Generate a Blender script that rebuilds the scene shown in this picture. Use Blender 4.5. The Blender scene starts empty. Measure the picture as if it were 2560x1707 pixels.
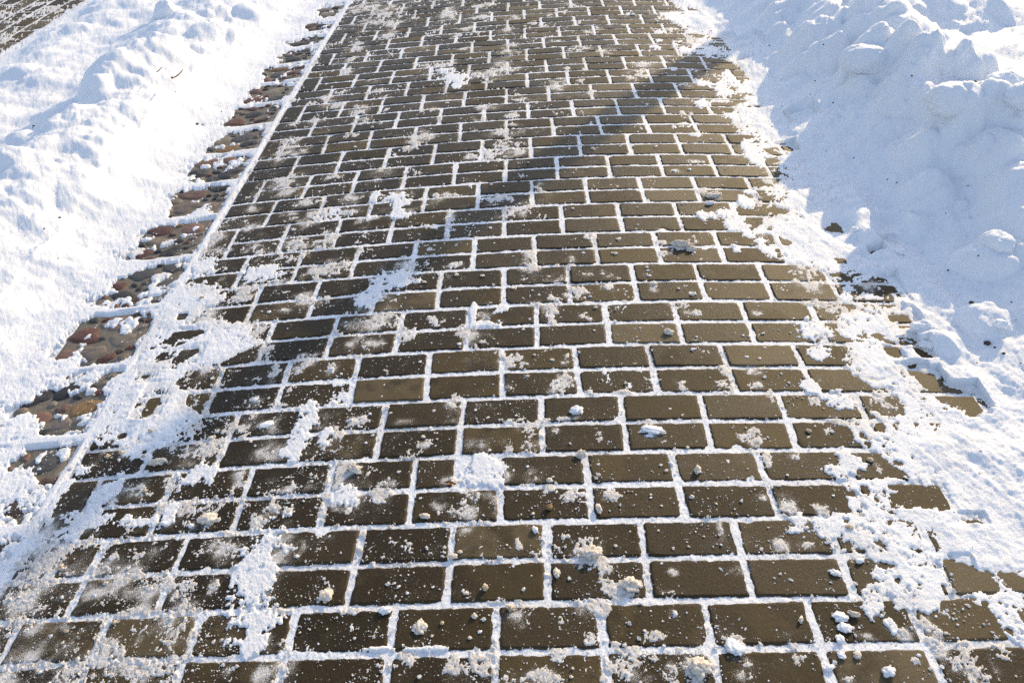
import bpy, bmesh, math, random, time
import numpy as np
from mathutils import Vector, noise as mnoise
T0 = time.time()
random.seed(7)
RS = np.random.RandomState(11)
sc = bpy.context.scene
col = sc.collection

# ------------------------------------------------------------------ camera
F_PX, PITCH, YAW, ROLL, CX, CY, CH = 1905.59, 0.67087, -0.04679, -0.07212, 0.10909, -0.89507, 1.4002
def cam_axes():
    cp, sp = math.cos(PITCH), math.sin(PITCH)
    fwd = np.array([math.sin(YAW)*cp, math.cos(YAW)*cp, -sp])
    right = np.array([math.cos(YAW), -math.sin(YAW), 0.0])
    up = np.cross(right, fwd)
    r2 = math.cos(ROLL)*right + math.sin(ROLL)*up
    u2 = -math.sin(ROLL)*right + math.cos(ROLL)*up
    return r2, u2, fwd
AR, AU, AF = cam_axes()
cam_d = bpy.data.cameras.new('camera')
cam = bpy.data.objects.new('camera', cam_d)
col.objects.link(cam)
sc.camera = cam
from mathutils import Matrix
M = Matrix(((AR[0], AU[0], -AF[0], CX), (AR[1], AU[1], -AF[1], CY), (AR[2], AU[2], -AF[2], CH), (0, 0, 0, 1)))
cam.matrix_world = M
cam_d.sensor_width = 36.0
cam_d.sensor_fit = 'HORIZONTAL'
cam_d.lens = F_PX/2560*36
cam_d.clip_start = 0.05
cam_d.clip_end = 500

L = 0.21                                   # one paver with its joint; a pair of rows is as deep
def camber(x):
    return -0.0353*np.minimum(np.abs(x), 1.35)**2
TILES = {'C3': (850, 1200, 2.6133), 'R3': (1660, 1200, 2.6133), 'L3': (0, 1200, 2.6133), 'C2': (850, 750, 2.6133),
         'R2': (1660, 750, 2.6133), 'L2': (0, 750, 2.6133), 'C1': (850, 300, 2.6133), 'R1': (1660, 300, 2.6133),
         'L1': (0, 300, 2.6133), 'T1': (0, 0, 3.36), 'T2': (650, 0, 3.36), 'T3': (1250, 0, 3.36), 'T4': (1860, 0, 3.36),
         'P': (0, 0, 1.0)}
def full(t, x, y):
    ox, oy, s = TILES[t]
    return ox + x/s, oy + y/s
def at(px, py, z=0.0):                     # the world point a photograph pixel looks at, z above the paving
    d = (px-1280)/F_PX*AR - (py-853.5)/F_PX*AU + AF
    zz = z
    for _ in range(12):
        t = (zz-CH)/d[2]
        X = CX + d[0]*t; Y = CY + d[1]*t
        zz = z + float(camber(X))
    return X, Y, zz
def scale_at(px, py, z=0.0):               # metres per pixel across and along the ground
    X, Y, Z = at(px, py, z)
    d = np.array([X-CX, Y-CY, Z-CH])
    dep = d@AF
    return dep/F_PX, dep/F_PX/(abs(d[2])/np.linalg.norm(d))
def atT(t, x, y, z=0.0):
    return at(*full(t, x, y), z)

# irregular laying of the rows, measured
IDX = [(0,0),(0,1),(0,2),(0,3),(1,0),(1,1),(1,2),(1,3),(2,0),(2,1),(2,2),(3,0),(3,1)]
DXC = [-0.0115,-0.0012,0.0011,0.0009,0.0214,-0.0126,-0.0439,-0.0375,0.0422,-0.0031,-0.0392,-0.0102,0.0419]
DYC = [0.0376,0.0076,-0.1727,-0.1245,0.0447,0.1016,-0.0028,-0.0102,-0.005,0.0518,0.0951,-0.0343,-0.0561]
DXR = np.array([-0.0048,0.0095,-0.0066,0.0138,-0.0176,-0.0003,0.0035,0.0035,-0.0024,-0.003,0.0084,0.0099,-0.0072,-0.0109,-0.0054,0.0022,0.0031,0.0141,-0.0099])
DYR = np.array([0.0169,0.0041,-0.005,-0.0156,-0.0115,-0.0148,0.0135,-0.007,0.0076,0.0105,-0.0084,0.001,0.0187,-0.0014,-0.0032,0.0009,-0.0002,0.0064,-0.0121])
def warp(c, k):
    c = np.asarray(c, float); k = np.asarray(k, float)
    cn = np.clip(c, -6, 5.5)/4; kc = np.clip(k, 0, 18); kn = (kc-9)/9
    dx = sum(a*cn**i*kn**j for a, (i, j) in zip(DXC, IDX)) + np.interp(kc, np.arange(19), DXR)
    dy = sum(a*cn**i*kn**j for a, (i, j) in zip(DYC, IDX)) + np.interp(kc, np.arange(19), DYR)
    dy = dy - 0.06*np.maximum(k-18, 0)
    return L*(c+dx), L*(k+dy)

# ------------------------------------------------------------------ noise
_LAT = RS.rand(16, 256, 256).astype(np.float32)*2-1
def vnoise(x, y, seed=0):
    lat = _LAT[seed % 16]
    xf = np.floor(x); yf = np.floor(y)
    u = (x-xf); v = (y-yf)
    xi = xf.astype(np.int64) & 255; yi = yf.astype(np.int64) & 255
    x1 = (xi+1) & 255; y1 = (yi+1) & 255
    u = u*u*u*(u*(u*6-15)+10); v = v*v*v*(v*(v*6-15)+10)
    a = lat[yi, xi]; b = lat[yi, x1]; c = lat[y1, xi]; d = lat[y1, x1]
    return (a+(b-a)*u)*(1-v)+(c+(d-c)*u)*v
def fbm(x, y, fr, oc=4, seed=0, gain=0.5, ang=0.6):
    ca, sa = math.cos(ang), math.sin(ang)
    s = 0; amp = 1; tot = 0
    X = x*fr + seed*17.3; Y = y*fr - seed*9.1
    for i in range(oc):
        s = s + amp*vnoise(X, Y, seed+i*3)
        tot += amp*amp
        amp *= gain
        X, Y = (X*ca-Y*sa)*2.03+11.7, (X*sa+Y*ca)*2.03-4.9
    return s/math.sqrt(tot)*1.9            # about unit variance
def sstep(a, b, x):
    t = np.clip((x-a)/(b-a), 0, 1)
    return t*t*(3-2*t)

# ------------------------------------------------------------------ materials
def new_mat(name):
    m = bpy.data.materials.new(name); m.use_nodes = True
    nt = m.node_tree; nt.nodes.clear()
    out = nt.nodes.new('ShaderNodeOutputMaterial'); b = nt.nodes.new('ShaderNodeBsdfPrincipled')
    nt.links.new(b.outputs[0], out.inputs[0])
    return m, nt, b
class NT:
    def __init__(s, nt): s.nt = nt
    def n(s, t, **kw):
        nd = s.nt.nodes.new(t)
        for k, v in kw.items(): setattr(nd, k, v)
        return nd
    def link(s, a, b): s.nt.links.new(a, b)
    def obj(s): return s.n('ShaderNodeTexCoord').outputs['Object']
    def noise(s, scale, detail=4, rough=0.55, vec=None, out='Fac', dist=0.0):
        nd = s.n('ShaderNodeTexNoise'); nd.inputs['Scale'].default_value = scale
        nd.inputs['Detail'].default_value = detail; nd.inputs['Roughness'].default_value = rough
        nd.inputs['Distortion'].default_value = dist
        s.link(vec if vec is not None else s.obj(), nd.inputs['Vector'])
        return nd.outputs[out]
    def ramp(s, fac, pts):
        nd = s.n('ShaderNodeValToRGB'); el = nd.color_ramp.elements
        while len(el) > 1: el.remove(el[-1])
        for i, (p, c) in enumerate(pts):
            e = el[0] if i == 0 else el.new(p)
            e.position = p
            e.color = (c, c, c, 1) if not isinstance(c, tuple) else (*c, 1)
        s.link(fac, nd.inputs[0]); return nd.outputs[0]
    def mix(s, fac, a, b, mode='MIX'):
        nd = s.n('ShaderNodeMix', data_type='RGBA', blend_type=mode)
        for sock, v in ((nd.inputs[0], fac), (nd.inputs[6], a), (nd.inputs[7], b)):
            if isinstance(v, (int, float)): sock.default_value = v
            elif isinstance(v, tuple): sock.default_value = (*v, 1)
            else: s.link(v, sock)
        return nd.outputs[2]
    def math(s, op, a, b=None, clamp=False):
        nd = s.n('ShaderNodeMath', operation=op, use_clamp=clamp)
        for sock, v in ((nd.inputs[0], a), (nd.inputs[1], b)):
            if v is None: continue
            if isinstance(v, (int, float)): sock.default_value = v
            else: s.link(v, sock)
        return nd.outputs[0]
    def attr(s, name):
        nd = s.n('ShaderNodeAttribute'); nd.attribute_name = name; return nd.outputs['Fac']
    def bump(s, h, strength, dist, normal=None):
        nd = s.n('ShaderNodeBump'); nd.inputs['Strength'].default_value = strength; nd.inputs['Distance'].default_value = dist
        s.link(h, nd.inputs['Height'])
        if normal is not None: s.link(normal, nd.inputs['Normal'])
        return nd.outputs[0]

def snow_material(name, dirt_attr=True):
    m, nt, b = new_mat(name); N = NT(nt)
    g = N.noise(420, 3, 0.7)
    c = N.mix(N.ramp(g, [(0.3, 0.0), (0.75, 1.0)]), (0.80, 0.82, 0.86), (0.93, 0.93, 0.94))
    if dirt_attr:
        d = N.attr('dirt')
        dn = N.ramp(N.noise(160, 5, 0.7), [(0.35, 0.25), (0.7, 1.0)])
        f = N.math('MULTIPLY', d, dn, True)
        c = N.mix(f, c, (0.50, 0.43, 0.34))
        sp = N.ramp(N.noise(900, 2, 0.6), [(0.66, 0.0), (0.72, 1.0)])
        c = N.mix(N.math('MULTIPLY', sp, N.math('MULTIPLY', d, 0.7)), c, (0.25, 0.16, 0.08))
    N.link(c, b.inputs['Base Color'])
    b.inputs['Roughness'].default_value = 0.55
    b.inputs['Specular IOR Level'].default_value = 0.35
    b.inputs['Subsurface Weight'].default_value = 0.15
    b.inputs['Subsurface Radius'].default_value = (0.012, 0.014, 0.018)
    b.inputs['Subsurface Scale'].default_value = 0.5
    h = N.math('ADD', N.noise(650, 3, 0.7), N.math('MULTIPLY', N.noise(230, 3, 0.6), 1.6))
    N.link(N.bump(h, 0.75, 0.0016), b.inputs['Normal'])
    return m

def paver_material():
    m, nt, b = new_mat('concrete_paver'); N = NT(nt)
    tone = N.attr('tone'); wet_a = N.attr('wet'); wear = N.attr('edge')
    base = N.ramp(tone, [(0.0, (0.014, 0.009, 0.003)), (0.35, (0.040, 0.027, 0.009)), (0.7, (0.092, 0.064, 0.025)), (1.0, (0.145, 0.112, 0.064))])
    cloud = N.ramp(N.noise(14, 5, 0.6, dist=0.4), [(0.33, 0.0), (0.68, 1.0)])
    base = N.mix(N.math('MULTIPLY', cloud, 0.40), base, (0.078, 0.056, 0.026))
    wn = N.ramp(N.math('ADD', N.noise(9, 4, 0.6), N.math('MULTIPLY', wet_a, 0.34)), [(0.54, 0.0), (0.66, 1.0)])
    base = N.mix(N.math('MULTIPLY', wn, 0.78), base, (0.019, 0.011, 0.003))
    grit = N.noise(520, 4, 0.75)
    base = N.mix(N.ramp(grit, [(0.56, 0.0), (0.72, 0.8)]), base, (0.16, 0.12, 0.066))
    base = N.mix(N.ramp(N.noise(430, 3, 0.7), [(0.28, 0.75), (0.42, 0.0)]), base, (0.022, 0.016, 0.009))
    och = N.ramp(N.noise(240, 2, 0.6), [(0.67, 0.0), (0.73, 0.8)])
    base = N.mix(och, base, (0.20, 0.11, 0.035))
    base = N.mix(N.math('MULTIPLY', wear, 0.5), base, (0.17, 0.13, 0.075))
    # frost grains
    fz = N.noise(900, 3, 0.75); fl = N.math('MULTIPLY', N.attr('frost'), 1.0)
    fr = N.ramp(N.math('ADD', fz, N.math('MULTIPLY', fl, 0.30)), [(0.785, 0.0), (0.835, 1.0)])
    base = N.mix(fr, base, (0.82, 0.80, 0.78))
    N.link(base, b.inputs['Base Color'])
    r = N.math('ADD', N.math('MULTIPLY', wn, -0.12), N.math('ADD', N.math('MULTIPLY', grit, 0.2), 0.48))
    N.link(r, b.inputs['Roughness'])
    b.inputs['Specular IOR Level'].default_value = 0.17
    h = N.math('ADD', N.noise(700, 4, 0.75), N.math('MULTIPLY', N.noise(160, 4, 0.7), 1.2))
    h = N.math('ADD', h, N.math('MULTIPLY', fr, 0.8))
    N.link(N.bump(h, 0.8, 0.0012), b.inputs['Normal'])
    return m

def stone_material():
    m, nt, b = new_mat('granite_pebble'); N = NT(nt)
    a = N.n('ShaderNodeAttribute'); a.attribute_name = 'colour'
    c = N.mix(N.ramp(N.noise(330, 4, 0.8), [(0.5, 0.0), (0.75, 0.4)]), a.outputs['Color'], (0.30, 0.24, 0.18))
    c = N.mix(N.ramp(N.noise(260, 3, 0.7), [(0.3, 0.8), (0.45, 0.0)]), c, (0.02, 0.017, 0.015))
    fr = N.ramp(N.math('ADD', N.noise(500, 3, 0.75), N.math('MULTIPLY', N.noise(30, 3, 0.6), 0.35)), [(0.83, 0.0), (0.88, 1.0)])
    c = N.mix(fr, c, (0.8, 0.79, 0.78))
    N.link(c, b.inputs['Base Color']); b.inputs['Roughness'].default_value = 0.6
    N.link(N.bump(N.noise(300, 5, 0.75), 0.8, 0.0025), b.inputs['Normal'])
    return m

def plain(name, c1, c2, scale, rough=0.7, bump=0.001, bs=300, sss=0.0):
    m, nt, b = new_mat(name); N = NT(nt)
    N.link(N.mix(N.ramp(N.noise(scale, 5, 0.65), [(0.35, 0.0), (0.65, 1.0)]), c1, c2), b.inputs['Base Color'])
    b.inputs['Roughness'].default_value = rough
    if sss:
        b.inputs['Subsurface Weight'].default_value = sss; b.inputs['Subsurface Radius'].default_value = (1, .9, .8); b.inputs['Subsurface Scale'].default_value = 0.006
    N.link(N.bump(N.noise(bs, 4, 0.7), 0.7, bump), b.inputs['Normal'])
    return m
M_SNOW = snow_material('snow')
M_PAVER = paver_material()
M_STONE = stone_material()
M_ICE = plain('frozen_snow_white', (0.78, 0.78, 0.80), (0.94, 0.94, 0.95), 180, 0.5, 0.0015, 500, 0.8)
M_BEIGE = plain('frozen_snow_dirty', (0.56, 0.46, 0.34), (0.86, 0.81, 0.74), 150, 0.6, 0.002, 420, 0.7)
M_TAN = plain('frozen_snow_tan', (0.44, 0.31, 0.17), (0.74, 0.63, 0.48), 150, 0.6, 0.002, 420, 0.5)
M_OCHRE = plain('ochre_clay', (0.20, 0.11, 0.03), (0.42, 0.28, 0.12), 180, 0.7, 0.002, 400)
M_TWIG = plain('twig_bark', (0.10, 0.055, 0.03), (0.24, 0.14, 0.08), 240, 0.8, 0.001, 600)
M_LEAF = plain('dead_leaf', (0.24, 0.10, 0.02), (0.42, 0.20, 0.05), 160, 0.6, 0.0006, 500)
M_GRIT = plain('dark_grit', (0.03, 0.022, 0.018), (0.11, 0.08, 0.06), 200, 0.8, 0.001, 500)
M_POST = plain('weathered_concrete', (0.25, 0.24, 0.22), (0.38, 0.36, 0.33), 20, 0.85, 0.002, 120)
M_METAL = plain('lamp_metal', (0.10, 0.10, 0.11), (0.16, 0.16, 0.17), 20, 0.45, 0.0005, 120)

# ------------------------------------------------------------------ mesh helpers
def tagit(o, label, cat=None, group=None, kind=None):
    o['label'] = label
    if cat: o['category'] = cat
    if group: o['group'] = group
    if kind: o['kind'] = kind
def mesh_np(name, V, quads=None, tris=None, mat=None, smooth=True, attrs=None, colattr=None, link=True):
    me = bpy.data.meshes.new(name)
    V = np.ascontiguousarray(V, dtype=np.float32)
    me.vertices.add(len(V)); me.vertices.foreach_set('co', V.ravel())
    loops = []; starts = []; n = 0
    for fa, k in ((quads, 4), (tris, 3)):
        if fa is not None and len(fa):
            fa = np.asarray(fa, np.int32)
            loops.append(fa.ravel()); starts.append(n + np.arange(len(fa))*k); n += fa.size
    lo = np.concatenate(loops).astype(np.int32); st = np.concatenate(starts).astype(np.int32)
    me.loops.add(len(lo)); me.loops.foreach_set('vertex_index', lo)
    me.polygons.add(len(st)); me.polygons.foreach_set('loop_start', st)
    me.update(calc_edges=True)
    me.polygons.foreach_set('use_smooth', np.full(len(st), smooth, dtype=bool))
    if attrs:
        for k_, v in attrs.items():
            a = me.attributes.new(k_, 'FLOAT', 'POINT'); a.data.foreach_set('value', np.ascontiguousarray(v, np.float32))
    if colattr is not None:
        a = me.attributes.new('colour', 'FLOAT_COLOR', 'POINT'); a.data.foreach_set('color', np.ascontiguousarray(colattr, np.float32).ravel())
    if mat: me.materials.append(mat)
    me.validate()
    if not link: return me
    o = bpy.data.objects.new(name, me); col.objects.link(o)
    return o

# ------------------------------------------------------------------ bare areas (snow free outlines)
RIGHT = [('P',2700,1790),('P',2560,1640),('P',2500,1583),('P',2456,1505),('P',2395,1498),('P',2350,1525),('P',2290,1530),('P',2160,1503),('P',2150,1478),('P',2200,1440),('P',2190,1395),
 ('P',2120,1392),('P',2110,1340),('P',2070,1330),('P',2035,1295),('P',2140,1280),('P',2130,1240),('P',2100,1215),('P',2150,1195),('R2',1600,1150),('R2',1500,1060),('R2',1430,990),('R2',1360,960),
 ('R2',1180,815),('R2',1340,765),('R2',1540,740),('R2',1560,680),('R2',1500,600),('R2',1350,570),('R2',1200,430),('R2',1200,280),('R2',1080,240),('R2',1150,110),('R2',1280,60),
 ('R1',1050,1150),('R1',1190,1105),('R1',1100,1060),('R1',990,960),('R1',780,920),('R1',620,850),('R1',590,780),('R1',400,725),('R1',520,715),('R1',670,700),('R1',620,640),
 ('R1',790,600),('R1',680,560),('R1',720,520),('R1',600,450),('R1',800,400),('R1',740,360),('R1',740,300),('R1',600,290),('R1',550,230),('R1',500,170),('R1',500,130),('R1',620,120),('R1',500,85),
 ('T3',1990,1110),('T3',2010,1080),('T3',1950,1010),('T3',1850,960),('T3',1990,950),('T3',1950,900),('T3',2060,870),('T3',2060,830),('T3',1960,780),('T3',2030,700),('T3',2050,600),('T3',2000,550),
 ('T3',1900,500),('T3',1700,470),('T3',1620,450),('T3',1600,390),('T3',1700,300),('T3',1540,270),('T3',1450,200),('T3',1380,150),('T3',1300,110),('T3',1550,95),('T3',1480,50),('T3',1390,20),('T3',1360,-30)]
LEFT = [('T2',795,0),('T2',730,90),('T2',690,150),('T2',560,350),('T2',450,540),('T2',290,800),('T2',130,1050),('T2',0,1260),('L1',1800,20),('L1',1700,190),('L1',1590,400),('L1',1460,600),('L1',1350,810),
 ('L1',1290,910),('L1',1200,1060),('L1',1300,1090),('L1',1460,1110),('L1',1440,1190),('L1',1340,1230),('L2',1300,110),('L2',1420,140),('L2',1600,160),('L2',1700,280),('L2',1500,400),('L2',1400,425),('L2',1220,470),
 ('L2',1190,540),('L2',1350,580),('L2',1250,640),('L2',1240,710),('L2',1400,760),('L2',1250,820),('L2',1290,895),('L2',1430,930),('L2',1200,940),('L2',1060,960),('L2',1090,1100),('L2',900,1120),('L2',560,1165),
 ('L3',600,110),('L3',720,170),('L3',680,260),('L3',500,420),('L3',200,450),('L3',30,660),('L3',0,700),('P',-160,1560),('P',-260,1790)]
def W2(lst): return np.array([atT(*p)[:2] for p in lst])
pr = W2(RIGHT); pl = W2(LEFT)
far_y = 9.0
MAIN = np.vstack([pr, [[1.02, 5.2], [1.05, far_y]], [[-1.16, far_y], [-1.16, 5.2]], pl, [[-1.1, -0.9], [1.1, -0.9]]])
COB = [[('T2',700,30),('T2',560,40),('T2',500,90),('T2',560,150),('T2',640,120),('T2',720,60)],
 [('T2',640,190),('T2',480,190),('T2',370,230),('T2',470,270),('T2',600,250)],
 [('T2',560,300),('T2',420,310),('T2',230,360),('T2',400,400),('T2',520,380)],
 [('T2',480,415),('T2',280,430),('T2',160,480),('T2',160,540),('T2',300,545),('T2',430,520)],
 [('T2',400,560),('T2',200,560),('T2',50,580),('T2',60,690),('T2',200,690),('T2',340,680)],
 [('T2',310,710),('T2',60,710),('T1',2080,780),('T1',2070,860),('T2',0,860),('T2',150,850),('T2',250,790)],
 [('T2',150,880),('T1',2180,890),('T1',1990,920),('T1',2000,950),('T1',1850,1050),('T1',2200,1050),('T2',100,1040),('T2',170,930)],
 [('L1',1750,60),('L1',1640,60),('L1',1500,90),('L1',1320,210),('L1',1500,215),('L1',1670,190)],
 [('L1',1650,230),('L1',1400,245),('L1',1250,290),('L1',1180,340),('L1',1300,355),('L1',1240,400),('L1',1400,415),('L1',1550,395)],
 [('L1',1520,430),('L1',1350,440),('L1',1200,455),('L1',1100,500),('L1',1150,560),('L1',1120,630),('L1',1250,600),('L1',1330,565),('L1',1400,620),('L1',1450,560)],
 [('L1',1390,660),('L1',1080,680),('L1',940,735),('L1',980,760),('L1',930,810),('L1',820,870),('L1',870,905),('L1',980,905),('L1',1250,880),('L1',1340,760)],
 [('L1',1210,925),('L1',1060,940),('L1',980,970),('L1',760,1060),('L1',770,1130),('L1',590,1165),('L1',760,1220),('L1',930,1215),('L1',1050,1200),('L1',1130,1070)],
 [('L1',660,1255),('L1',540,1320),('L2',560,170),('L2',420,240),('L2',310,370),('L2',420,380),('L2',540,290),('L2',560,410),('L2',830,410),('L2',920,230),('L2',975,140),('L2',975,80)],
 [('L2',790,460),('L2',680,470),('L2',590,570),('L2',470,600),('L2',360,600),('L2',260,650),('L2',60,720),('L2',260,740),('L2',330,850),('L2',520,865),('L2',580,760),('L2',670,620),('L2',680,550)],
 [('L2',530,480),('L2',470,520),('L2',430,590),('L2',480,580)],
 [('L2',490,955),('L2',380,960),('L2',280,935),('L2',160,960),('L2',110,1080),('L2',200,1110),('L2',300,1160),('L2',360,1170),('L2',450,1060)],
 [('L2',280,1180),('L2',200,1260),('L3',260,70),('L3',290,20)],
 [('L3',200,190),('L3',100,170),('L3',40,270),('L3',130,290)],
 [('L3',620,20),('L3',520,30),('L3',350,300),('L3',400,320),('L3',540,140)],
 [('L3',75,400),('L3',-40,410),('L3',-60,520),('L3',20,480)]]
# single openings in the snow: tile, x, y, rx, ry
OPEN = [('R3',1620,40,70,25),('R3',1630,120,100,35),('R3',1795,110,45,45),('R3',1930,610,75,60),('R3',2060,670,80,45),('R3',2020,250,50,20),('R3',1930,720,60,18),
 ('R2',1900,640,110,45),('R2',1990,690,50,40),('R2',1710,520,70,40),('R2',1560,140,70,50),('R2',1690,345,35,28),('R2',1500,340,30,25),('R2',1560,280,60,20),('R2',1700,610,40,20),('R2',1380,810,30,30),('R2',2010,770,20,8),('R2',1640,470,60,30),
 ('R1',1370,1100,110,45),('R1',1330,1190,70,25),('R1',1440,1190,60,30),('R1',1145,1015,30,14),('R1',1450,815,35,18),('R1',1380,880,28,12),('R1',690,265,45,12),('R1',700,190,40,10),('R1',790,185,40,18),('R1',880,30,50,16),('R1',830,900,20,12),('R1',690,790,40,18),('R1',760,385,50,15),
 ('T3',1925,380,125,16),('T3',1990,418,110,18),('T3',1840,335,50,16),('T3',1870,480,70,14),('T3',2090,525,65,20),('T3',2110,640,80,16),('T3',1920,325,25,14),('T3',1600,80,40,10),('T3',1800,540,50,22),('T3',2060,790,70,14),
 ('T4',455,1040,45,12),('T4',90,640,40,8),('T4',80,660,60,14),('T4',330,1230,45,14),('T4',210,1250,30,8),('T3',2140,900,35,8),
 ('L2',1200,225,60,25),('L2',1120,265,30,20),('L2',1190,370,80,40),('L2',1080,370,50,30),('L2',960,490,45,30),('L2',1010,640,60,60),('L2',980,700,40,40),('L2',680,1000,120,40),('L2',740,1070,80,45),('L2',890,1080,50,25),
 ('L2',1130,1000,130,50),('L2',1190,110,20,12),('L2',1250,210,60,16),('L1',1360,990,80,0.1),('L3',350,470,120,60),('L3',40,440,50,50),('L3',550,470,70,90),('L3',20,950,60,40)]

def poly_sd(P, x, y):                      # signed distance, positive outside the outline
    d = np.full(x.shape, 1e9); ins = np.zeros(x.shape, bool)
    n = len(P)
    for i in range(n):
        ax, ay = P[i]; bx, by = P[(i+1) % n]
        ex, ey = bx-ax, by-ay
        wx, wy = x-ax, y-ay
        t = np.clip((wx*ex+wy*ey)/(ex*ex+ey*ey+1e-12), 0, 1)
        dd = (wx-ex*t)**2+(wy-ey*t)**2
        d = np.minimum(d, dd)
        c = ((ay <= y) & (by > y)) | ((by <= y) & (ay > y))
        if abs(ey) > 1e-12:
            xi = ax + (y-ay)/ey*ex
            ins ^= c & (x < xi)
    d = np.sqrt(d)
    return np.where(ins, -d, d)
GR = 0.008
gx = np.arange(-2.2, 2.2, GR); gy = np.arange(-0.9, 6.6, GR)
GX, GY = np.meshgrid(gx, gy)
SDm = poly_sd(MAIN, GX, GY)
SDc = np.full(GX.shape, 1e3)
for c in COB:
    P = W2(c); mn = P.min(0)-0.25; mx = P.max(0)+0.25
    i0, i1 = np.searchsorted(gx, [mn[0], mx[0]]); j0, j1 = np.searchsorted(gy, [mn[1], mx[1]])
    if i1 <= i0 or j1 <= j0: continue
    s = np.s_[j0:j1, i0:i1]
    SDc[s] = np.minimum(SDc[s], poly_sd(P, GX[s], GY[s]))
SDc = np.minimum(SDc, 0.3)
def grid_sample(G, x, y, outside):
    fx = (x-gx[0])/GR; fy = (y-gy[0])/GR
    ok = (fx >= 0) & (fx < len(gx)-1) & (fy >= 0) & (fy < len(gy)-1)
    fx = np.clip(fx, 0, len(gx)-1.001); fy = np.clip(fy, 0, len(gy)-1.001)
    i = fx.astype(int); j = fy.astype(int); u = fx-i; v = fy-j
    r = (G[j, i]*(1-u)+G[j, i+1]*u)*(1-v)+(G[j+1, i]*(1-u)+G[j+1, i+1]*u)*v
    return np.where(ok, r, outside(x, y) if callable(outside) else outside)

# snow patches on the pavers: tile, x, y, rx, ry   (first list: smooth white, second: rough and greyish)
SOLID = [('L3',1680,600,130,280),('L3',1690,920,110,70),('L3',1670,1070,80,70),('C2',930,1100,125,95),('C2',1000,1190,70,40),('C2',2040,850,75,36),('C2',1540,725,42,34),('R2',970,190,105,62),('R2',1010,350,95,42),
 ('R2',1150,650,85,50),('R2',1120,1110,95,40),('R2',1200,1060,60,70),('R2',1270,1060,60,50),('R2',960,560,60,40),('R1',530,530,52,38),('R1',560,470,60,15),('R1',590,245,55,50),('R1',550,170,55,38),('R1',395,610,55,30),('R1',440,670,65,38),
 ('R1',480,840,36,20),('R1',500,680,60,40),('R1',200,96,40,12),('T3',1850,740,90,66),('T3',1730,700,80,26),('T3',1700,870,60,30),('T3',1840,850,90,12),('T3',1295,400,55,14),('T3',1340,345,32,12),('T3',1490,350,45,9),('T3',1930,670,60,60),
 ('T3',1560,420,70,30),('T3',1480,375,40,14),('T3',1350,270,60,10),('T3',1460,580,40,14),('T2',1630,655,115,42),('T2',1670,715,70,30),('L1',1720,1000,120,55),('L1',1320,960,90,60),('L1',1310,600,60,36),('C1',400,550,60,50),('C1',400,620,70,20),
 ('C1',370,500,90,28),('C1',400,1040,110,60),('C1',240,1100,50,90),('C1',170,1180,70,50),('L2',2020,700,70,40),('L2',1990,830,60,110),('L2',1920,980,80,60),('L2',1300,1140,110,60),('L2',720,1250,80,60),('L3',650,140,90,90),('L3',560,260,160,60),
 ('L3',900,270,120,36),('R3',850,320,50,30),('R3',880,280,60,60),('R3',1010,300,50,60),('R3',1060,330,40,70),('R3',1380,840,80,50),('R3',1480,940,32,48),('R3',1700,820,90,40),('R3',1280,380,80,55),('C1',200,640,35,16),('C1',220,500,30,50),
 ('C2',870,110,25,70),('C2',960,155,80,22),('C2',1060,60,45,26),('R1',280,620,60,30),('L2',2130,880,40,60),('L3',2250,100,80,60),('L3',1110,220,40,90),('C3',560,1100,160,16),('C3',240,1100,110,14),('T3',2000,470,90,30),('T2',1560,590,80,16),('L1',1250,1130,150,50),('L1',1400,1180,60,40)]
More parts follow.
